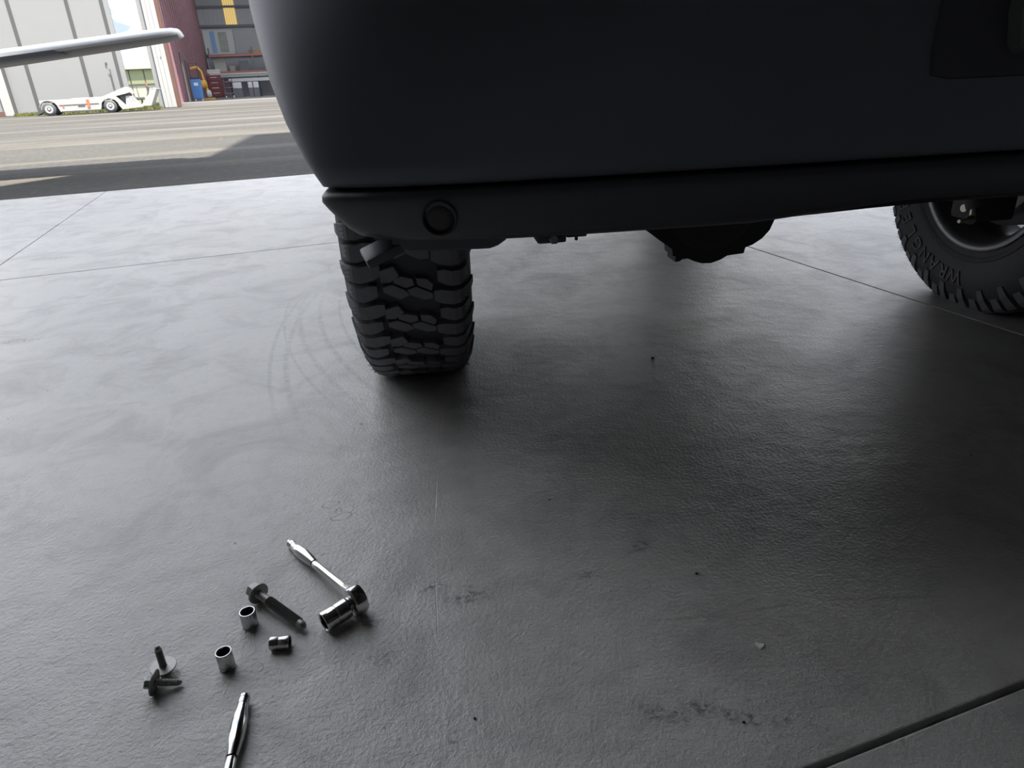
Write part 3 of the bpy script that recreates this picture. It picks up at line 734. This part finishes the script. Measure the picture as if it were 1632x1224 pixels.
# ---- litter on the floor
fk = MB(); fp = [(-0.006, 0.002), (-0.003, 0.006), (0.001, 0.003), (0.0065, 0.0015), (0.004, -0.002), (-0.001, -0.0065), (-0.003, -0.003)]
fk.loft([[(x, y, 0.0003+abs(x)*0.12) for x, y in fp], [(x, y, 0.0010+abs(x)*0.12) for x, y in fp]])
tag(fk.build('paint_flake', pmat('flake_pale', (0.88, 0.87, 0.80), 0.6), loc=(0.2870, 0.6308, 0)), 'small pale triangular flake lying alone on the floor at right', 'flake')
def pebble(x, y, r, label):
    bm = bmesh.new(); bmesh.ops.create_icosphere(bm, subdivisions=2, radius=r)
    for v in bm.verts: v.co *= random.uniform(0.75, 1.1); v.co.z *= 0.7
    me = bpy.data.meshes.new('pebble'); bm.to_mesh(me); bm.free(); me.materials.append(M_UNDER)
    o = bpy.data.objects.new('pebble', me); COL.objects.link(o); o.location = (x, y, r*0.55)
    tag(o, label, 'grit', 'dark crumbs of grit on the floor')
pebble(0.2457, 0.7667, 0.0024, 'dark crumb of grit on the floor, above the pale flake')
pebble(0.2324, 0.5242, 0.0020, 'dark crumb of grit among the oily stains at the bottom right')
pebble(0.3474, 1.558, 0.0045, 'dark crumb of grit on the floor below the differential')
pebble(-0.0592, 0.5456, 0.0018, 'dark crumb of grit on the floor near the bottom centre')

# ================================================================== aircraft wing outside
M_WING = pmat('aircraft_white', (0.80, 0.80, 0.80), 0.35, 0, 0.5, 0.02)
M_WINGU = pmat('wing_underside_shade', (0.36, 0.36, 0.37), 0.5, 0, 0.5, 0.05)  # darker than the wing skin, stands for shade underneath
M_WINGP = pmat('wing_panel_blue_grey', (0.22, 0.24, 0.29), 0.4, 0, 0.5, 0.05)
wing = empty('aircraft_wing', site(-0.56, 7.28, 1.11), SITE_YAW)
tag(wing, 'white aircraft wing with a rounded tip reaching in over the apron at left', 'aircraft wing')
def foil(c, th, n=22):
    up = []; lo = []
    for k in range(n+1):
        x = 0.5*(1-math.cos(PI*k/n)); y = th*5*(0.2969*math.sqrt(x)-0.126*x-0.3516*x*x+0.2843*x**3-0.1015*x**4)
        up.append((x*c, y*c*1.15)); lo.append((x*c, -y*c*0.85))
    return up, lo
# local x along the span (0 at tip, negative inboard), local y away from us
sec = [(-7.0, 1.45, 0.13, -0.72, 0.0), (-2.4, 1.16, 0.125, -0.243, 0.0), (-1.2, 1.06, 0.12, -0.118, 0.01), (-0.40, 1.00, 0.118, -0.030, 0.02), (-0.16, 0.94, 0.115, -0.004, 0.05), (-0.06, 0.82, 0.115, 0.010, 0.11), (-0.015, 0.66, 0.11, 0.018, 0.19), (0.0, 0.46, 0.10, 0.022, 0.29)]
upr, lor = [], []
for x, c, th, z, le in sec:
    u_, l_ = foil(c, th)
    upr.append([(x, le+a, z+b) for a, b in u_]); lor.append([(x, le+a, z+b) for a, b in l_])
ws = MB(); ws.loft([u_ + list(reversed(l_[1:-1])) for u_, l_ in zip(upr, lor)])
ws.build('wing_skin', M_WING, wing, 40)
# grey sheet just below, the underside's shade put into its colour
MB().loft([[(x, y, z-0.0015) for x, y, z in l_[2:-1]] for l_ in lor[:-1]], closed=False, cap0=False, cap1=False).build('belly_shade', M_WINGU, wing, 60)
# blue-grey leading edge panel near the left
pn = MB(); pr_ = []
for x in (-1.55, -1.3, -0.98):
    k = (x+2.4)/1.2; c = 1.16-0.10*k; z = -0.243+0.125*k; le = 0.01*k
    u_, l_ = foil(c, 0.126)
    seq = [(x, le+a-0.002, z+b-0.002) for a, b in ([l_[0]] + l_[1:6])]
    if x == -0.98: seq = [(x+0.10*i/5, *s_[1:]) for i, s_ in enumerate(seq)]
    pr_.append(seq)
pn.loft(pr_, closed=False, cap0=False, cap1=False).build('leading_edge_panel', M_WINGP, wing, 60)

# ================================================================== opposite hangar
NFAC = 37.0
hang = empty('white_hangar', site(-6, NFAC, 0), SITE_YAW)
tag(hang, 'white metal hangar across the apron with tall sliding doors and a dark red open bay', 'building')
def hp(name, mb, mat, smooth=None, parent=hang):
    return mb.build(name, mat, parent, smooth, loc=(6, -NFAC, 0) if parent is hang else None)
HT = 7.5
seams = [-13.4, -11.2, -9.0, -6.86, -5.55]
for a, b in zip(seams[:-1], seams[1:]):
    hp('door_panel', MB().box(a+0.06, b-0.06, 37.0, 37.08, 0.03, HT, bev=0.01), M_WHITE)
    hp('door_seam', MB().box(b-0.065, b+0.065, 36.98, 37.06, 0.03, HT), M_SEAM)
hp('door_edge_panel', MB().box(-5.485, -5.29, 36.98, 37.10, 0.03, HT, bev=0.01), M_WHITE)
hp('door_stile', MB().box(-10.28, -9.93, 36.86, 36.99, 0.0, 2.35, bev=0.01), M_WHITE2)
hp('door_stile', MB().box(-9.93, -9.83, 36.88, 36.99, 0.0, 2.35), M_SEAM)
hp('door_stile', MB().box(-4.22, -4.0, 37.0, 37.15, 0.0, HT, bev=0.01), M_WHITE)
hp('door_foot', MB().box(-10.55, -10.28, 36.8, 36.98, 0.0, 0.18), M_RUST)
hp('door_pull', MB().tube([(-5.93, 36.94, 1.66), (-5.86, 36.92, 1.66), (-5.86, 36.92, 0.75), (-5.93, 36.94, 0.75)], 0.018, 8), M_SEAM)
hp('door_lock', MB().box(-5.99, -5.92, 36.95, 37.02, 1.86, 1.94, bev=0.01), M_SEAM)
# corner post made of folded white sheets
for a, b in ((-4.0, -3.86), (-3.855, -3.69), (-3.685, -3.50)):
    hp('corner_post_sheet', MB().box(a, b, 36.9, 37.4, 0.0, HT, bev=0.012), M_WHITE2)
hp('post_bolt', MB().box(-3.74, -3.71, 36.88, 36.91, 2.02, 2.08), M_SEAM)
hp('red_jamb', MB().box(-3.50, -3.35, 36.92, 37.45, 0.0, HT, bev=0.01), M_RUST)
# dark red side wall running back
sw = MB(); N_ = 22
for i in range(N_):
    f0, f1 = i/N_, (i+0.55)/N_
    y0, y1 = 37.45+f0*18.5, 37.45+f1*18.5
    sw.box(-3.45+f0*0.62, -3.40+f1*0.62+0.02, y0, y1, 0.15, HT)
sw.add([(-3.47, 37.45, 0), (-3.47, 37.45, HT), (-2.80, 56.0, HT), (-2.80, 56.0, 0)], [(0,1,2,3)])
hp('side_wall', sw, M_RED)
hp('drain_pipe', MB().tube([(-3.05, 38.6, 0.15), (-3.05, 38.6, 2.3)], 0.05, 10), M_SEAM)
hp('drain_pipe', MB().tube([(-2.98, 39.9, 0.15), (-2.98, 39.9, 2.0)], 0.04, 10), M_SEAM)
# corrugated back wall, girts, translucent strip
bw = MB(); x = -3.0
while x < 7.5:
    bw.box(x, x+0.14, 56.0, 56.06, 0.1, 8.0); bw.box(x+0.14, x+0.28, 56.04, 56.1, 0.1, 8.0); x += 0.28
hp('back_wall', bw, M_INT)
for z in (2.75, 4.55, 5.70, 6.9):
    hp('girt', MB().box(-3.0, 7.5, 55.86, 55.99, z-0.07, z+0.07), M_INTD)
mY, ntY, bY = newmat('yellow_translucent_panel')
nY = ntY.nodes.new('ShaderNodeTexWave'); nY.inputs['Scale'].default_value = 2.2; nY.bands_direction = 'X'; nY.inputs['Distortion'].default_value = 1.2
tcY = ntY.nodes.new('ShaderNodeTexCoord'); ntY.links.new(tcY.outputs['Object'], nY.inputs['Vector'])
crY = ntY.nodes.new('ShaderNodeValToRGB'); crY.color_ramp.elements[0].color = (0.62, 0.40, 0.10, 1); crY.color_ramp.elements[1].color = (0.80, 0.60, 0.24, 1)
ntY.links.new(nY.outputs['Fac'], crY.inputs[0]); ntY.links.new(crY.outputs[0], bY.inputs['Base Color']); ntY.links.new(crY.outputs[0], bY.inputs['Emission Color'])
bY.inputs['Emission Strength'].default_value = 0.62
for z0, z1 in ((4.62, 5.63), (5.77, 6.83)):
    hp('translucent_panel', MB().box(-1.13, -0.40, 55.94, 55.995, z0, z1), mY)
hp('interior_floor', MB().box(-3.5, 9.0, 37.5, 56.0, -0.02, 0.15), pmat('interior_floor_grey', (0.2, 0.195, 0.19), 0.5))
hp('side_wall', MB().box(7.5, 7.7, 37.0, 56.2, 0.0, 8.0), M_INTD)
hp('roof', MB().box(-14, 8, 37.4, 56.4, 8.0, 8.2), M_INTD)
hp('door_header', MB().box(-3.5, 8, 37.0, 37.4, 7.2, 8.2), M_WHITE2)
hp('facade_top', MB().box(-14, -3.5, 37.12, 37.4, HT, 8.2), M_WHITE)

bay_fill = bpy.data.objects.new('bay_light', bpy.data.lights.new('bay_light', 'AREA')); COL.objects.link(bay_fill)  # added fill light, unseen, brightens the open bay
bay_fill.data.shape = 'RECTANGLE'; bay_fill.data.size = 8.0; bay_fill.data.size_y = 10.0; bay_fill.data.energy = 620; bay_fill.data.color = (0.93, 0.96, 1.0)
bay_fill.location = site(1.5, 46.5, 7.9); bay_fill.rotation_euler = (0, 0, SITE_YAW)
# things inside it: helper takes site coordinates
def inside(name, t, n, label, cat, z=0.15, group=None):
    return tag(empty(name, site(t, n, z), SITE_YAW), label, cat, group)
M_BLUE = pmat('cart_blue', (0.07, 0.20, 0.48), 0.5); M_YEL = pmat('machine_yellow', (0.62, 0.36, 0.06), 0.5)
M_REDC = pmat('cabinet_red', (0.14, 0.03, 0.035), 0.5); M_GREYT = pmat('bench_grey', (0.5, 0.53, 0.52), 0.5)
M_BIN = pmat('bin_white', (0.62, 0.66, 0.68), 0.5); M_NAVY = pmat('navy_dark', (0.03, 0.04, 0.07), 0.6)
c = inside('blue_cart', -2.78, 41.0, 'blue wheeled cart standing by the red wall of the opposite hangar', 'cart')
MB().box(-0.24, 0.24, -0.2, 0.2, 0.10, 1.02, bev=0.03).build('cart_body', M_BLUE, c)
MB().box(-0.10, 0.10, -0.215, -0.2, 0.72, 0.86).build('cart_label', M_BIN, c)
MB().box(-0.22, 0.22, -0.18, 0.18, 1.02, 1.10, bev=0.02).build('cart_lid', M_NAVY, c)
MB().tube([(-0.2, 0.1, 1.0), (-0.2, 0.1, 1.75), (0.2, 0.1, 1.75), (0.2, 0.1, 1.0)], 0.02, 8).build('cart_handle', M_NAVY, c)
for sx in (-1, 1):
    MB().lathe([(-0.03, 0.06), (0.03, 0.06)], 14, Matrix.Translation((sx*0.16, -0.12, 0.05))).build('cart_wheel', M_BIN, c)
c = inside('yellow_machine', -2.62, 43.2, 'tall yellow machine with a round drum behind the blue cart', 'machine')
MB().tube([(-0.45, 0, 1.55), (-0.1, 0, 1.62), (0.05, 0, 1.4), (0.12, 0, 0.7), (0.28, 0, 0.2)], 0.07, 10).build('machine_arm', M_YEL, c, 60)
MB().lathe([(-0.16, 0.10), (-0.12, 0.2), (0.12, 0.2), (0.16, 0.10)], 20, Matrix.Translation((0.08, -0.1, 0.78))).build('machine_drum', M_YEL, c, 40)
MB().lathe([(-0.12, 0.12), (-0.08, 0.18), (0.08, 0.18), (0.12, 0.12)], 20, Matrix.Translation((0.24, -0.12, 0.30))).build('machine_motor', M_GREYT, c, 40)
MB().box(-0.2, 0.5, -0.15, 0.15, 0.0, 0.10, bev=0.02).build('machine_base', M_YEL, c)
c = inside('red_cabinet', -2.05, 46.0, 'dark red tool cabinet standing left of the long workbench', 'cabinet')
MB().box(-0.45, 0.30, -0.25, 0.25, 0.08, 1.25, bev=0.02).build('cabinet_body', M_REDC, c)
for k in range(4):
    d_ = MB().box(-0.41, 0.26, -0.275, -0.25, 0.14+k*0.27, 0.37+k*0.27, bev=0.008).build('cabinet_drawer', M_REDC, c)
    MB().box(-0.25, 0.10, -0.295, -0.275, 0.30+k*0.27, 0.33+k*0.27).build('drawer_handle', M_GREYT, d_)
c = inside('red_trolley', -1.42, 45.5, 'red framed trolley between the red cabinet and the workbench', 'trolley')
for sx in (-0.22, 0.22):
    MB().tube([(sx, 0, 0.08), (sx, 0, 1.0)], 0.03, 8).build('trolley_post', M_RED, c)
for z in (0.25, 0.55, 0.85):
    MB().box(-0.24, 0.24, -0.2, 0.2, z, z+0.04).build('trolley_shelf', M_RED, c)
for sx in (-0.2, 0.2):
    MB().lathe([(-0.03, 0.07), (0.03, 0.07)], 14, Matrix.Translation((sx, -0.15, 0.07))).build('trolley_wheel', M_GREYT, c)
c = inside('long_workbench', 0.9, 48.0, 'long grey workbench with a pale apron in the open hangar bay', 'workbench')
MB().box(-3.3, 3.2, -0.4, 0.4, 1.12, 1.30, bev=0.01).build('bench_top', pmat('bench_top_dark', (0.28, 0.32, 0.33), 0.5), c)
MB().box(-3.3, 3.2, -0.42, -0.38, 1.28, 1.34).build('bench_edge', M_GREYT, c)
MB().box(-2.3, 3.2, -0.5, -0.44, 0.86, 1.04, bev=0.01).build('bench_apron', M_GREYT, c)
for x in (-2.2, -0.6, 1.0, 2.8):
    MB().box(x-0.05, x+0.05, -0.35, 0.35, 0.0, 1.12).build('bench_leg', M_NAVY, c)
for k, (x, w_, lab) in enumerate(((-0.05, 0.50, 'wide pale storage bin under the workbench, left one of three'), (0.68, 0.24, 'narrow pale storage bin under the workbench, middle one of three'), (1.0, 0.30, 'pale storage bin under the workbench, right one of three'))):
    b_ = inside('storage_bin', x-0.93, 46.9, lab, 'bin', group='pale bins under the workbench')
    MB().box(-w_/2, w_/2, -0.2, 0.2, 0.0, 0.48, bev=0.01).build('bin_stand', M_INTD, b_)
    MB().box(-w_/2, w_/2, -0.22, 0.2, 0.5, 0.82, bev=0.02).build('bin_body', M_BIN, b_)
c = inside('pallet_rack', 0.6, 54.6, 'red pallet rack along the back wall of the open hangar bay', 'rack')
for x in (-3.1, -0.4, 2.6):
    MB().box(x-0.05, x+0.05, -0.6, -0.5, 0, 3.0).build('rack_post', M_INTD, c)
for z in (1.52, 2.52):
    MB().box(-3.1, 2.6, -0.62, -0.52, z-0.06, z+0.06).build('rack_beam', pmat('rack_red', (0.42, 0.16, 0.15), 0.5), c)
    MB().box(-3.1, 2.6, -0.5, 0.5, z, z+0.04).build('rack_shelf', M_INTD, c)
def crate(t, n, z, w_, h_, col, label):
    o = inside('box', t, n, label, 'box', z)
    MB().box(-w_/2, w_/2, -0.25, 0.25, 0, h_*0.8, bev=0.015).build('box_body', pmat('box_colour', col, 0.6), o)
    MB().box(-w_/2-0.01, w_/2+0.01, -0.26, 0.26, h_*0.8+0.003, h_, bev=0.01).build('box_lid', pmat('box_lid_colour', [min(1, c_*1.25) for c_ in col], 0.6), o)
crate(-1.95, 54.6, 1.72, 0.75, 0.75, (0.42, 0.42, 0.40), 'tall pale box on the lower rack shelf beside the red wall')
crate(-1.20, 54.5, 1.72, 0.35, 0.32, (0.30, 0.31, 0.28), 'small grey box on the lower rack shelf right of the tall pale one')
crate(-0.45, 54.5, 1.72, 0.60, 0.62, (0.14, 0.16, 0.18), 'dark grey box on the lower rack shelf at its middle')
crate(0.45, 54.5, 2.72, 1.0, 0.26, (0.34, 0.24, 0.15), 'long cardboard coloured box on the upper rack shelf')
crate(-2.15, 47.9, 1.50, 0.7, 0.22, (0.55, 0.54, 0.52), 'flat white box lying on the left end of the workbench')
# framed board with a blue strip above the rack
c = inside('framed_board', -1.78, 55.75, 'large framed notice board with a blue strip above the pallet rack', 'board', 2.82)
MB().box(-0.92, 0.92, 0.0, 0.05, 0.0, 1.50).build('board_panel', pmat('board_grey', (0.5, 0.53, 0.55), 0.6), c)
for a in ((-0.95, 0.95, 0.0, 0.07), (-0.95, 0.95, 1.43, 1.5), (-0.95, -0.88, 0.0, 1.5), (0.88, 0.95, 0.0, 1.5)):
    MB().box(a[0], a[1], -0.03, 0.05, a[2], a[3]).build('board_frame', M_GREYT, c)
MB().box(-0.52, -0.22, -0.012, 0.0, 0.08, 1.42).build('blue_sheet', pmat('sheet_blue', (0.2, 0.36, 0.6), 0.6), c)
MB().box(0.0, 0.55, -0.012, 0.0, 0.12, 1.36).build('dark_sheet', pmat('sheet_dark', (0.3, 0.33, 0.31), 0.6, var=0.4, vscale=6), c)

# ---- far building seen through the gap
fb = empty('distant_building', site(-14, 90, 0), SITE_YAW)
tag(fb, 'low cream building with pale green windows far behind the gap beside the sliding door', 'building')
M_CREAM = pmat('cream_render', (0.34, 0.33, 0.29), 0.7); M_GREENP = pmat('pale_green_panel', (0.20, 0.22, 0.14), 0.6)
MB().box(-14, 14, 0, 8, 0, 3.3).build('wall', M_CREAM, fb)
MB().box(-14.3, 14.3, -0.4, 8.3, 3.0, 3.5, bev=0.04).build('roof_edge', pmat('cream_fascia', (0.38, 0.375, 0.335), 0.6), fb)
for k in range(-9, 10):
    MB().box(k*1.45+0.06, k*1.45+1.39, -0.07, 0.0, 1.55, 2.95).build('green_panel', M_GREENP, fb)
    MB().box(k*1.45-0.03, k*1.45+0.03, -0.10, 0.0, 0.0, 2.98).build('wall_post', M_SEAM, fb)
MB().box(-14, 14, -0.09, 0.0, 1.46, 1.53).build('wall_rail', M_SEAM, fb)
# lawn with real blades near the tug, as one mass
lawn = MB().box(-60, -3.9, 37.6, 110, -0.02, -0.001).build('lawn', pmat('lawn_green', (0.06, 0.075, 0.017), 0.9, var=0.3, vscale=3), mw=SITE)
tag(lawn, 'yellow green lawn beyond the gap', kind='structure')
gm = MB()
for i in range(2600):
    t_ = random.uniform(-9.6, -4.05); n_ = random.uniform(35.2, 36.7); h_ = random.uniform(0.05, 0.16); a = random.uniform(0, PI); w_ = 0.02
    dx, dy = math.cos(a)*w_, math.sin(a)*w_; lx, ly = random.uniform(-.04, .04), random.uniform(-.04, .04)
    gm.add([(t_-dx, n_-dy, -0.012), (t_+dx, n_+dy, -0.012), (t_+lx, n_+ly, h_)], [(0,1,2)])
gr = gm.build('grass_strip', pmat('grass_blade', (0.095, 0.105, 0.02), 0.8, var=0.3, vscale=4), mw=SITE)
tag(gr, 'strip of yellow green grass along the foot of the sliding doors', 'grass', kind='stuff')

# ================================================================== tow tractor
tug = empty('tow_tractor', site(-6.7, 34.0, 0), SITE_YAW)
tag(tug, 'low white aircraft tow tractor parked in front of the sliding doors', 'tractor')
T0 = 6.7
def X(t): return t + T0
M_TW = pmat('tractor_white', (0.34, 0.34, 0.335), 0.4, 0, 0.5, 0.02); M_TD = pmat('tractor_dark', (0.06, 0.065, 0.07), 0.6); M_TG = pmat('tractor_grey', (0.30, 0.31, 0.32), 0.6)
M_TO = pmat('tractor_orange', (0.75, 0.13, 0.06), 0.5)
def arch_poly():
    p = [(X(-8.05), 0.56), (X(-8.05), 0.36)]
    for k in range(0, 9):
        a = PI*0.95 - (PI*0.95-0.02)*k/8; p.append((X(-7.78)+0.33*math.cos(a), 0.235+0.30*math.sin(a)))
    p += [(X(-7.40), 0.10), (X(-5.98), 0.12)]
    for k in range(0, 9):
        a = PI - (PI-0.05)*k/8; p.append((X(-5.61)+0.32*math.cos(a), 0.225+0.29*math.sin(a)))
    p += [(X(-5.20), 0.09), (X(-4.42), 0.14), (X(-4.42), 0.22), (X(-5.05), 0.24), (X(-5.32), 0.58), (X(-5.85), 0.60), (X(-5.95), 0.50), (X(-6.92), 0.50), (X(-6.96), 0.56)]
    return p
MB().prism(arch_poly(), -0.62, -0.50).prism(arch_poly(), 0.50, 0.62).build('side_panel', M_TW, tug)
MB().box(X(-8.0), X(-6.95), -0.5, 0.5, 0.47, 0.555, bev=0.01).box(X(-7.35), X(-5.98), -0.5, 0.5, 0.14, 0.30).build('deck', M_TW, tug)
MB().box(X(-6.93), X(-5.92), -0.48, 0.60, 0.40, 0.585, bev=0.01).build('deck_tray', M_TG, tug)
MB().box(X(-7.40), X(-6.00), -0.628, -0.618, 0.335, 0.362).build('side_stripe', M_TD, tug)
MB().box(X(-7.38), X(-5.98), -0.63, -0.618, 0.10, 0.135).build('side_skirt', M_TD, tug)
MB().box(X(-6.42), X(-6.32), -0.64, -0.615, 0.22, 0.52).build('orange_marker', M_TO, tug)
MB().box(X(-7.30), X(-7.24), -0.63, -0.615, 0.25, 0.33).build('red_marker', M_TO, tug)
# unreadable plate beside the orange marker
MB().box(X(-6.75), X(-6.50), -0.628, -0.618, 0.265, 0.315).build('side_plate', M_TD, tug)
MB().prism([(X(-5.86), 0.585), (X(-4.98), 0.90), (X(-4.86), 0.84), (X(-4.82), 0.70), (X(-4.95), 0.66), (X(-5.35), 0.585)], -0.60, 0.60).build('engine_cowl', M_TW, tug)
MB().box(X(-5.22), X(-4.88), -0.45, 0.45, 0.26, 0.66, bev=0.02).build('engine_block', M_TD, tug)
MB().prism([(X(-5.05), 0.24), (X(-4.98), 0.58), (X(-4.72), 0.56), (X(-4.48), 0.24)], -0.55, -0.50).build('kick_plate', M_TG, tug)
MB().box(X(-5.1), X(-4.40), -0.5, 0.5, 0.13, 0.20).build('foot_plate', M_TW, tug)
MB().prism([(X(-4.52), 0.17), (X(-4.00), 0.76), (X(-3.80), 0.76), (X(-4.12), 0.17)], -0.58, 0.58).build('front_shield', M_TW, tug)
MB().box(X(-4.02), X(-3.76), -0.56, 0.56, 0.762, 0.80, bev=0.01).build('shield_cap', M_TG, tug)
st_ = MB().box(X(-4.72), X(-4.40), -0.25, 0.25, 0.40, 0.50, bev=0.03).build('seat', M_TD, tug)
MB().tube([(X(-4.50), 0, 0.2), (X(-4.50), 0, 0.42)], 0.03, 8).build('seat_post', M_TD, tug)
MB().tube([(X(-4.34), 0, 0.36), (X(-4.12), 0, 0.86)], 0.022, 8).build('steering_column', M_TD, tug)
sw_ = MB(); sw_.lathe([(-0.012, 0.13), (0.0, 0.145), (0.012, 0.13), (0.0, 0.118)], 24, frame((X(-4.11), 0, 0.87), (0.4, 0, 0.9)), closed=True)
sw_.build('steering_wheel', M_TD, tug, 40)
MB().box(X(-4.90), X(-4.60), -0.3, 0.3, 0.66, 0.70).build('instrument_panel', M_TW, tug)
MB().tube([(X(-4.60), 0.2, 0.40), (X(-4.62), 0.2, 0.92)], 0.014, 6).build('lever', M_TD, tug)
MB().lathe([(0, 0.02), (0.14, 0.008)], 10, frame((X(-4.22), 0.25, 0.93), (-0.1, 0, 1))).build('orange_beacon', M_TO, tug)
MB().box(X(-4.26), X(-4.19), 0.22, 0.28, 0.70, 0.93).build('beacon_post', M_TD, tug)
for tx in (-7.78, -5.61):
    for sy in (-1, 1):
        w_ = MB().lathe([(-0.09, 0.13), (-0.09, 0.20), (-0.06, 0.238), (0.06, 0.238), (0.09, 0.20), (0.09, 0.13)], 32, Matrix.Translation((X(tx), sy*0.56, 0.226)) @ Matrix.Rotation(PI/2, 4, 'Z')).build('wheel', M_TD, tug, 40)
        MB().lathe([(-0.085, 0.148), (-0.095, 0.140), (-0.088, 0.05), (-0.10, 0.045), (-0.10, 0.001)] if sy < 0 else [(0.085, 0.148), (0.095, 0.140), (0.088, 0.05), (0.10, 0.045), (0.10, 0.001)], 28,
                   Matrix.Translation((X(tx), sy*0.56 + (-0.19 if 0 else 0), 0.226)) @ Matrix.Rotation(PI/2, 4, 'Z'), caps=False).build('wheel_rim', M_TW, w_, 40)
        MB().lathe([(-0.104, 0.04), (-0.112, 0.03), (-0.112, 0.001)] if sy < 0 else [(0.104, 0.04), (0.112, 0.03), (0.112, 0.001)], 16, Matrix.Translation((X(tx), sy*0.56, 0.226)) @ Matrix.Rotation(PI/2, 4, 'Z')).build('hub_cap', M_TG, w_)
# tow bar hitch lying behind
MB().prism([(X(-8.35), 0.02), (X(-8.02), 0.16), (X(-7.98), 0.26), (X(-8.05), 0.26), (X(-8.40), 0.06)], -0.25, 0.25).build('hitch', M_TD, tug)
